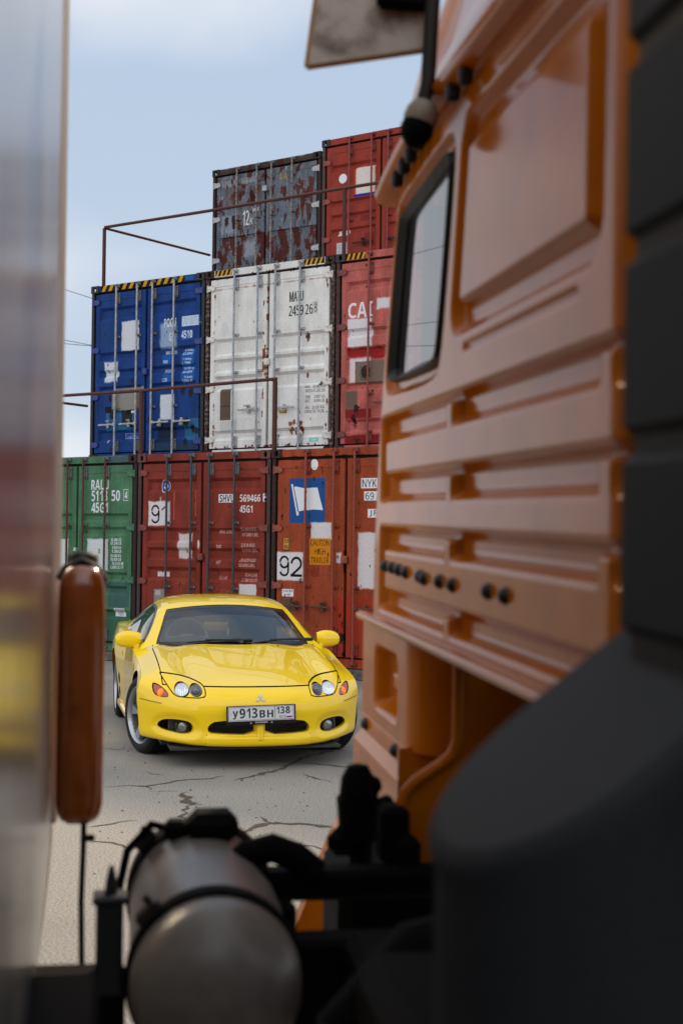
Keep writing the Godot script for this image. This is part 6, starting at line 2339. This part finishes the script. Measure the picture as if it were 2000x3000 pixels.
	for k in 8:
		var sg := M.new()
		var hh := 1.752 + k * 0.1985
		sg.box(L(0.638, hh, 1.155), V(0.30, 0.188, 0.43), 0.014)
		part("intake_rib", sg, plas, ai)
	# sloping elbow that joins the stack to the filter
	var el := M.new()
	var ab := Basis(V(0, 0, 1), deg_to_rad(38.0))
	var outl := PackedVector2Array()
	for k in 19:
		var an := PI * 0.5 + PI * k / 18.0
		outl.append(Vector2(cos(an) * 0.165, sin(an) * 0.195))
	outl.append(Vector2(0.46, -0.195))
	outl.append(Vector2(0.46, 0.195))
	# outline lies in (slope, t); layers run down along the face normal
	var layers := [[0.0, 0.90, 0.0], [-0.004, 0.955, 0.0], [-0.014, 0.985, 0.0], [-0.032, 1.0, 0.0], [-0.032, 1.0, -0.14], [-0.032, 0.985, -0.30]]
	var er := []
	for ly in layers:
		var line5 := []
		for q in outl:
			var c := Vector2(0.12, 0.0)
			var w: Vector2 = c + (q - c) * float(ly[1])
			line5.append(L(0.402, 1.560, 1.28) + ab * V(w.x, ly[0], -w.y) + V(0, ly[2], 0))
		line5.append(line5[0])
		er.append(line5)
	el.grid(er, true)
	var topf := Geometry2D.triangulate_polygon(outl)
	for k in range(0, topf.size(), 3):
		el.tri(er[0][topf[k]], er[0][topf[k + 1]], er[0][topf[k + 2]])
	part("intake_elbow", el, plas, ai)
	var ft := M.new()
	ft.lathe([Vector2(0.0, 1.30), Vector2(0.15, 1.30), Vector2(0.175, 1.29), Vector2(0.18, 1.28), Vector2(0.205, 1.275), Vector2(0.205, 1.27), Vector2(0.19, 1.265), Vector2(0.19, 1.12), Vector2(0.21, 1.11), Vector2(0.21, 0.9), Vector2(0.0, 0.88)], L(0.50, 0, 1.30), Basis.IDENTITY, 40)
	ft.tube([L(0.80, 1.50, 1.12), L(0.72, 1.40, 1.12), L(0.62, 1.26, 1.10), L(0.50, 1.15, 1.08)], 0.03, 10)
	part("filter_housing", ft, blk, ai)
	var hs := M.new()
	hs.box(L(0.75, 1.0, 1.75), V(0.85, 0.30, 0.5), 0.03)
	hs.tube([L(0.30, 1.02, 2.0), L(0.42, 1.13, 2.05), L(0.62, 1.15, 2.1), L(0.9, 1.1, 2.15)], 0.04, 10)
	part("air_hose", hs, blk, ai)

	# deflector panel on its post at the far top corner
	var post := M.new()
	post.tube([L(0.612, 2.665, 3.0), L(0.625, 2.72, 3.0), L(0.634, 2.92, 3.0), L(0.64, 3.25, 3.0)], 0.0165, 10)
	var pn := part("deflector_post", post, mat(Color(0.10, 0.065, 0.045), 0.65, 0.0, noise_tex(64, 0.08, 4, 128, [0.0, 0.5, 0.7, 1.0], [Color(0.3, 0.2, 0.15), Color(0.5, 0.4, 0.35), Color(1.0, 0.8, 0.6), Color(1, 1, 1)]), 4.0), tk)
	var kn := M.new()
	kn.lathe([Vector2(0.0, 0.035), Vector2(0.025, 0.030), Vector2(0.036, 0.012), Vector2(0.038, -0.01), Vector2(0.034, -0.022)], L(0.612, 2.650, 3.0), rot(V(0, 0, 1), -18), 18)
	part("post_boot", kn, mat(Color(0.52, 0.47, 0.41), 0.6), pn)
	var kb := M.new()
	kb.lathe([Vector2(0.035, -0.018), Vector2(0.037, -0.035), Vector2(0.030, -0.055), Vector2(0.012, -0.072), Vector2(0.0, -0.075)].map(func(q: Vector2) -> Vector2: return q), L(0.612, 2.650, 3.0), rot(V(0, 0, 1), -18), 18)
	part("post_nut", kb, blk, pn)
	var dp := M.new()
	dp.prism(PackedVector2Array([Vector2(0.368, 2.762), Vector2(0.640, 2.818), Vector2(0.66, 3.25), Vector2(0.425, 3.25)]), -3.07, -3.05)
	var dpan := part("deflector_panel", dp, mat(Color(0.80, 0.77, 0.74), 0.55, 0.0, noise_tex(65, 0.015, 4, 256, [0.0, 0.3, 0.55, 1.0], [Color(0.30, 0.26, 0.23), Color(0.66, 0.62, 0.58), Color(0.9, 0.88, 0.86), Color(1, 1, 1)]), 1.6), tk)
	var db := M.new()
	db.box(L(0.575, 2.945, 3.03), V(0.12, 0.11, 0.04), 0.012)
	part("panel_bracket", db, blk, dpan)
	var de := M.new()
	de.tube([L(0.366, 2.760, 3.06), L(0.640, 2.816, 3.06)], 0.007, 8)
	de.tube([L(0.366, 2.760, 3.06), L(0.425, 3.25, 3.06)], 0.007, 8)
	part("panel_lit_edge", de, mat(Color(0.66, 0.48, 0.20), 0.5), dpan)  # yellow light along the panel edge, painted in as colour

	# road wheels, hidden from here but carrying the lorry
	for q in [[2.0, 1.55], [2.0, 3.65], [-1.6, 1.65], [-1.6, 3.55]]:
		var w := M.new()
		w.lathe([Vector2(0.0, -0.14), Vector2(0.30, -0.14), Vector2(0.49, -0.13), Vector2(0.51, -0.09), Vector2(0.51, 0.09), Vector2(0.49, 0.13), Vector2(0.30, 0.14), Vector2(0.0, 0.14)], L(q[0], 0.50 - 0.022 * q[1], q[1]), Basis(V(1, 0, 0), V(0, 0, 1), V(0, -1, 0)), 32)
		part("road_wheel", w, rub, tk)

# ================================================================ trailer whose front wall closes the view on the left
func build_trailer() -> void:
	var xf := lorry_xf(10.3, 0.0)
	var tr := thing("trailer", "white trailer with a glossy flat front wall along the left edge", "trailer", xf)
	var wall := StandardMaterial3D.new()
	wall.albedo_color = Color(0.70, 0.70, 0.71)
	wall.roughness = 0.21
	wall.metallic = 0.85
	# front wall: faintly wavy sheet, lower edge turned back
	var rows := []
	for i in 41:
		var h := lerpf(0.55, 3.95, i / 40.0)
		var line := []
		for k in 120:
			var t := lerpf(0.80, 3.40, k / 119.0)
			var n := -0.072 + 0.0006 * sin(t * 9.0 + 0.6) + 0.0002 * sin(t * 31.0)
			if h < 1.10:
				n -= 0.06 * pow((1.10 - h) / 0.55, 1.3)
			line.append(L(n, h, t))
		rows.append(line)
	var m := M.new()
	m.grid(rows, false)
	part("front_wall", m, wall, tr)
	var body := M.new()
	body.box(L(-4.2, 2.27, 2.10), V(8.15, 3.3, 2.56))
	part("box_body", body, mat(Color(0.72, 0.72, 0.71), 0.4), tr)
	var cp := M.new()
	var cr2 := []
	for k in 11:
		var an := PI * 0.5 * k / 10.0
		var line2 := []
		for i in 41:
			var h2 := lerpf(0.55, 3.95, i / 40.0)
			var back := 0.0 if h2 >= 1.10 else 0.06 * pow((1.10 - h2) / 0.55, 1.3)
			line2.append(L(-0.084 - back + 0.016 * sin(an) , h2, 3.400 - 0.016 * cos(an) + 0.016))
		cr2.append(line2)
	cp.grid(cr2, true)
	cp.box(L(-0.069, 2.53, 3.385), V(0.020, 2.84, 0.026), 0.006)
	part("corner_trim", cp, mat(Color(0.95, 0.91, 0.84), 0.4), tr)
	var frame := M.new()
	frame.box(L(-4.2, 0.55, 1.7), V(8.0, 0.25, 0.12))
	frame.box(L(-4.2, 0.55, 2.6), V(8.0, 0.25, 0.12))
	for q in [[-3.2, 1.4], [-3.2, 2.9]]:
		frame.box(L(q[0], 0.24, q[1]), V(0.12, 0.48, 0.12))
		frame.box(L(q[0], 0.015, q[1]), V(0.3, 0.03, 0.3))
	part("chassis_frame", frame, mats.rubber, tr)

	# rounded tank box hung on the wall near its far edge
	var can := thing("side_canister", "orange brown rounded canister with black cap hung on the trailer front", "canister", xf)
	var paint := StandardMaterial3D.new()
	paint.albedo_texture = noise_tex(66, 0.02, 4, 256, [0.0, 0.35, 0.6, 1.0], [Color(0.50, 0.25, 0.08), Color(0.58, 0.30, 0.10), Color(0.62, 0.325, 0.115), Color(0.66, 0.35, 0.14)])
	paint.uv1_triplanar = true
	paint.uv1_scale = Vector3.ONE * 1.5
	paint.roughness = 0.22
	paint.clearcoat_enabled = true
	paint.clearcoat = 0.8
	paint.clearcoat_roughness = 0.12
	var cm := M.new()
	# rounded box, long corners, lofted upwards
	var lay := []
	for q in [[1.150, 0.55], [1.158, 0.80], [1.172, 0.93], [1.195, 1.0], [1.40, 1.0], [1.62, 1.0], [1.672, 0.97], [1.700, 0.88], [1.716, 0.70], [1.722, 0.45]]:
		var ol := rrect(-0.060, -3.36, 0.044, -3.14, 0.040, 6)
		var c := Vector2(-0.010, -3.25)
		var line3 := []
		for p in ol:
			var w: Vector2 = c + (p - c) * Vector2(q[1], 0.5 + 0.5 * float(q[1]))
			line3.append(V(w.x, q[0], w.y))
		line3.append(line3[0])
		lay.append(line3)
	cm.grid(lay, true)
	cm.box(V(-0.010, 1.158, -3.25), V(0.05, 0.012, 0.18))
	cm.box(V(-0.010, 1.716, -3.25), V(0.04, 0.012, 0.16))
	part("tank_body", cm, paint, can)
	var cap := M.new()
	cap.tube([V(-0.060, 1.690, -3.20), V(-0.046, 1.716, -3.20), V(-0.010, 1.733, -3.20), V(0.026, 1.716, -3.20), V(0.043, 1.685, -3.20)], 0.009, 8)
	cap.lathe([Vector2(0.0, 0.032), Vector2(0.026, 0.030), Vector2(0.034, 0.022), Vector2(0.036, 0.0)], V(-0.008, 1.722, -3.25), Basis.IDENTITY, 18)
	part("cap", cap, mat(Color(0.045, 0.05, 0.045), 0.6), can)
	var cab := thing("hanging_cable", "thin black cable hanging from the orange canister", "cable", xf)
	var cb := M.new()
	cb.tube([V(0.003, 1.160, -3.18), V(0.003, 1.10, -3.16), V(0.0, 0.99, -3.12), V(0.003, 0.88, -3.06), V(0.012, 0.78, -3.0), V(0.035, 0.70, -2.94)], 0.0065, 8)
	cb.box(V(0.012, 1.118, -3.17), V(0.032, 0.014, 0.02), 0.004)
	part("cable", cb, mats.rubber, cab)

func build_wires() -> void:
	var m := mat(Color(0.12, 0.12, 0.13), 0.7)
	var names := ["upper", "middle", "lowest"]
	var spec := [[-24.0, 15.1, 5.0, 6.1], [-24.0, 11.4, 5.0, 6.3], [-24.0, 9.8, 5.0, 7.75]]
	for i in 3:
		var o := thing("power_line", "%s of the three thin wires crossing the sky left of the blue container" % names[i], "wire", Transform3D.IDENTITY, "overhead wires")
		var w := M.new()
		var pts := []
		for k in 25:
			var a := k / 24.0
			pts.append(V(lerpf(spec[i][0], spec[i][2], a), lerpf(spec[i][1], spec[i][3], a), -50.0))
		w.tube(pts, 0.011, 5)
		part("wire", w, m, o)

# added dark trailer, unseen behind the viewer, put there to shade the gap
func build_shade_trailer() -> void:
	var o := thing("added_shade_trailer", "added dark tarpaulin sided trailer, unseen behind the viewer, that shades the lorry gap", "trailer", lorry_xf(8.5, 0.0))
	var tarp := mat(Color(0.13, 0.14, 0.16), 0.6, 0.0, noise_tex(67, 0.02, 3, 128, [0.0, 0.5, 1.0], [Color(0.7, 0.7, 0.7), Color(0.9, 0.9, 0.9), Color(1, 1, 1)]), 0.7)
	var b := M.new()
	b.box(L(0.5, 2.18, -2.75), V(13.4, 2.16, 2.5), 0.03)
	part("box_body", b, tarp, o)
	var f := M.new()
	f.box(L(0.5, 0.98, -2.75), V(13.2, 0.24, 1.2))
	f.box(L(0.5, 0.75, -1.55), V(8.0, 0.6, 0.04))
	part("chassis_frame", f, mats.rubber, o)
	for q in [[-4.6, -1.75], [-3.3, -1.75], [5.2, -1.75], [-4.6, -3.75], [-3.3, -3.75], [5.2, -3.75]]:
		var w := M.new()
		w.lathe([Vector2(0.0, -0.14), Vector2(0.49, -0.13), Vector2(0.51, -0.09), Vector2(0.51, 0.09), Vector2(0.49, 0.13), Vector2(0.0, 0.14)], L(q[0], 0.51, q[1]), Basis(V(1, 0, 0), V(0, 0, 1), V(0, -1, 0)), 32)
		part("road_wheel", w, mats.rubber, o)

func common_materials() -> void:
	NB1 = noise_bytes(101, 0.05, 4)
	NB2 = noise_bytes(202, 0.012, 5)
	mats.rubber = mat(Color(0.03, 0.031, 0.033), 0.85)
	mats.rough_tex = null
	mats.rust_pipe = mat(Color(0.95, 0.9, 0.9), 0.8, 0.0, noise_tex(44, 0.06, 4, 256, [0.0, 0.4, 0.6, 1.0], [Color(0.16, 0.09, 0.08), Color(0.27, 0.14, 0.11), Color(0.36, 0.2, 0.16), Color(0.24, 0.14, 0.12)]), 3.0)

func _ready() -> void:
	setup_camera_and_light()
	common_materials()
	build_ground()
	build_grit()
	build_containers()
	build_car()
	build_truck()
	build_trailer()
	build_wires()
	build_shade_trailer()
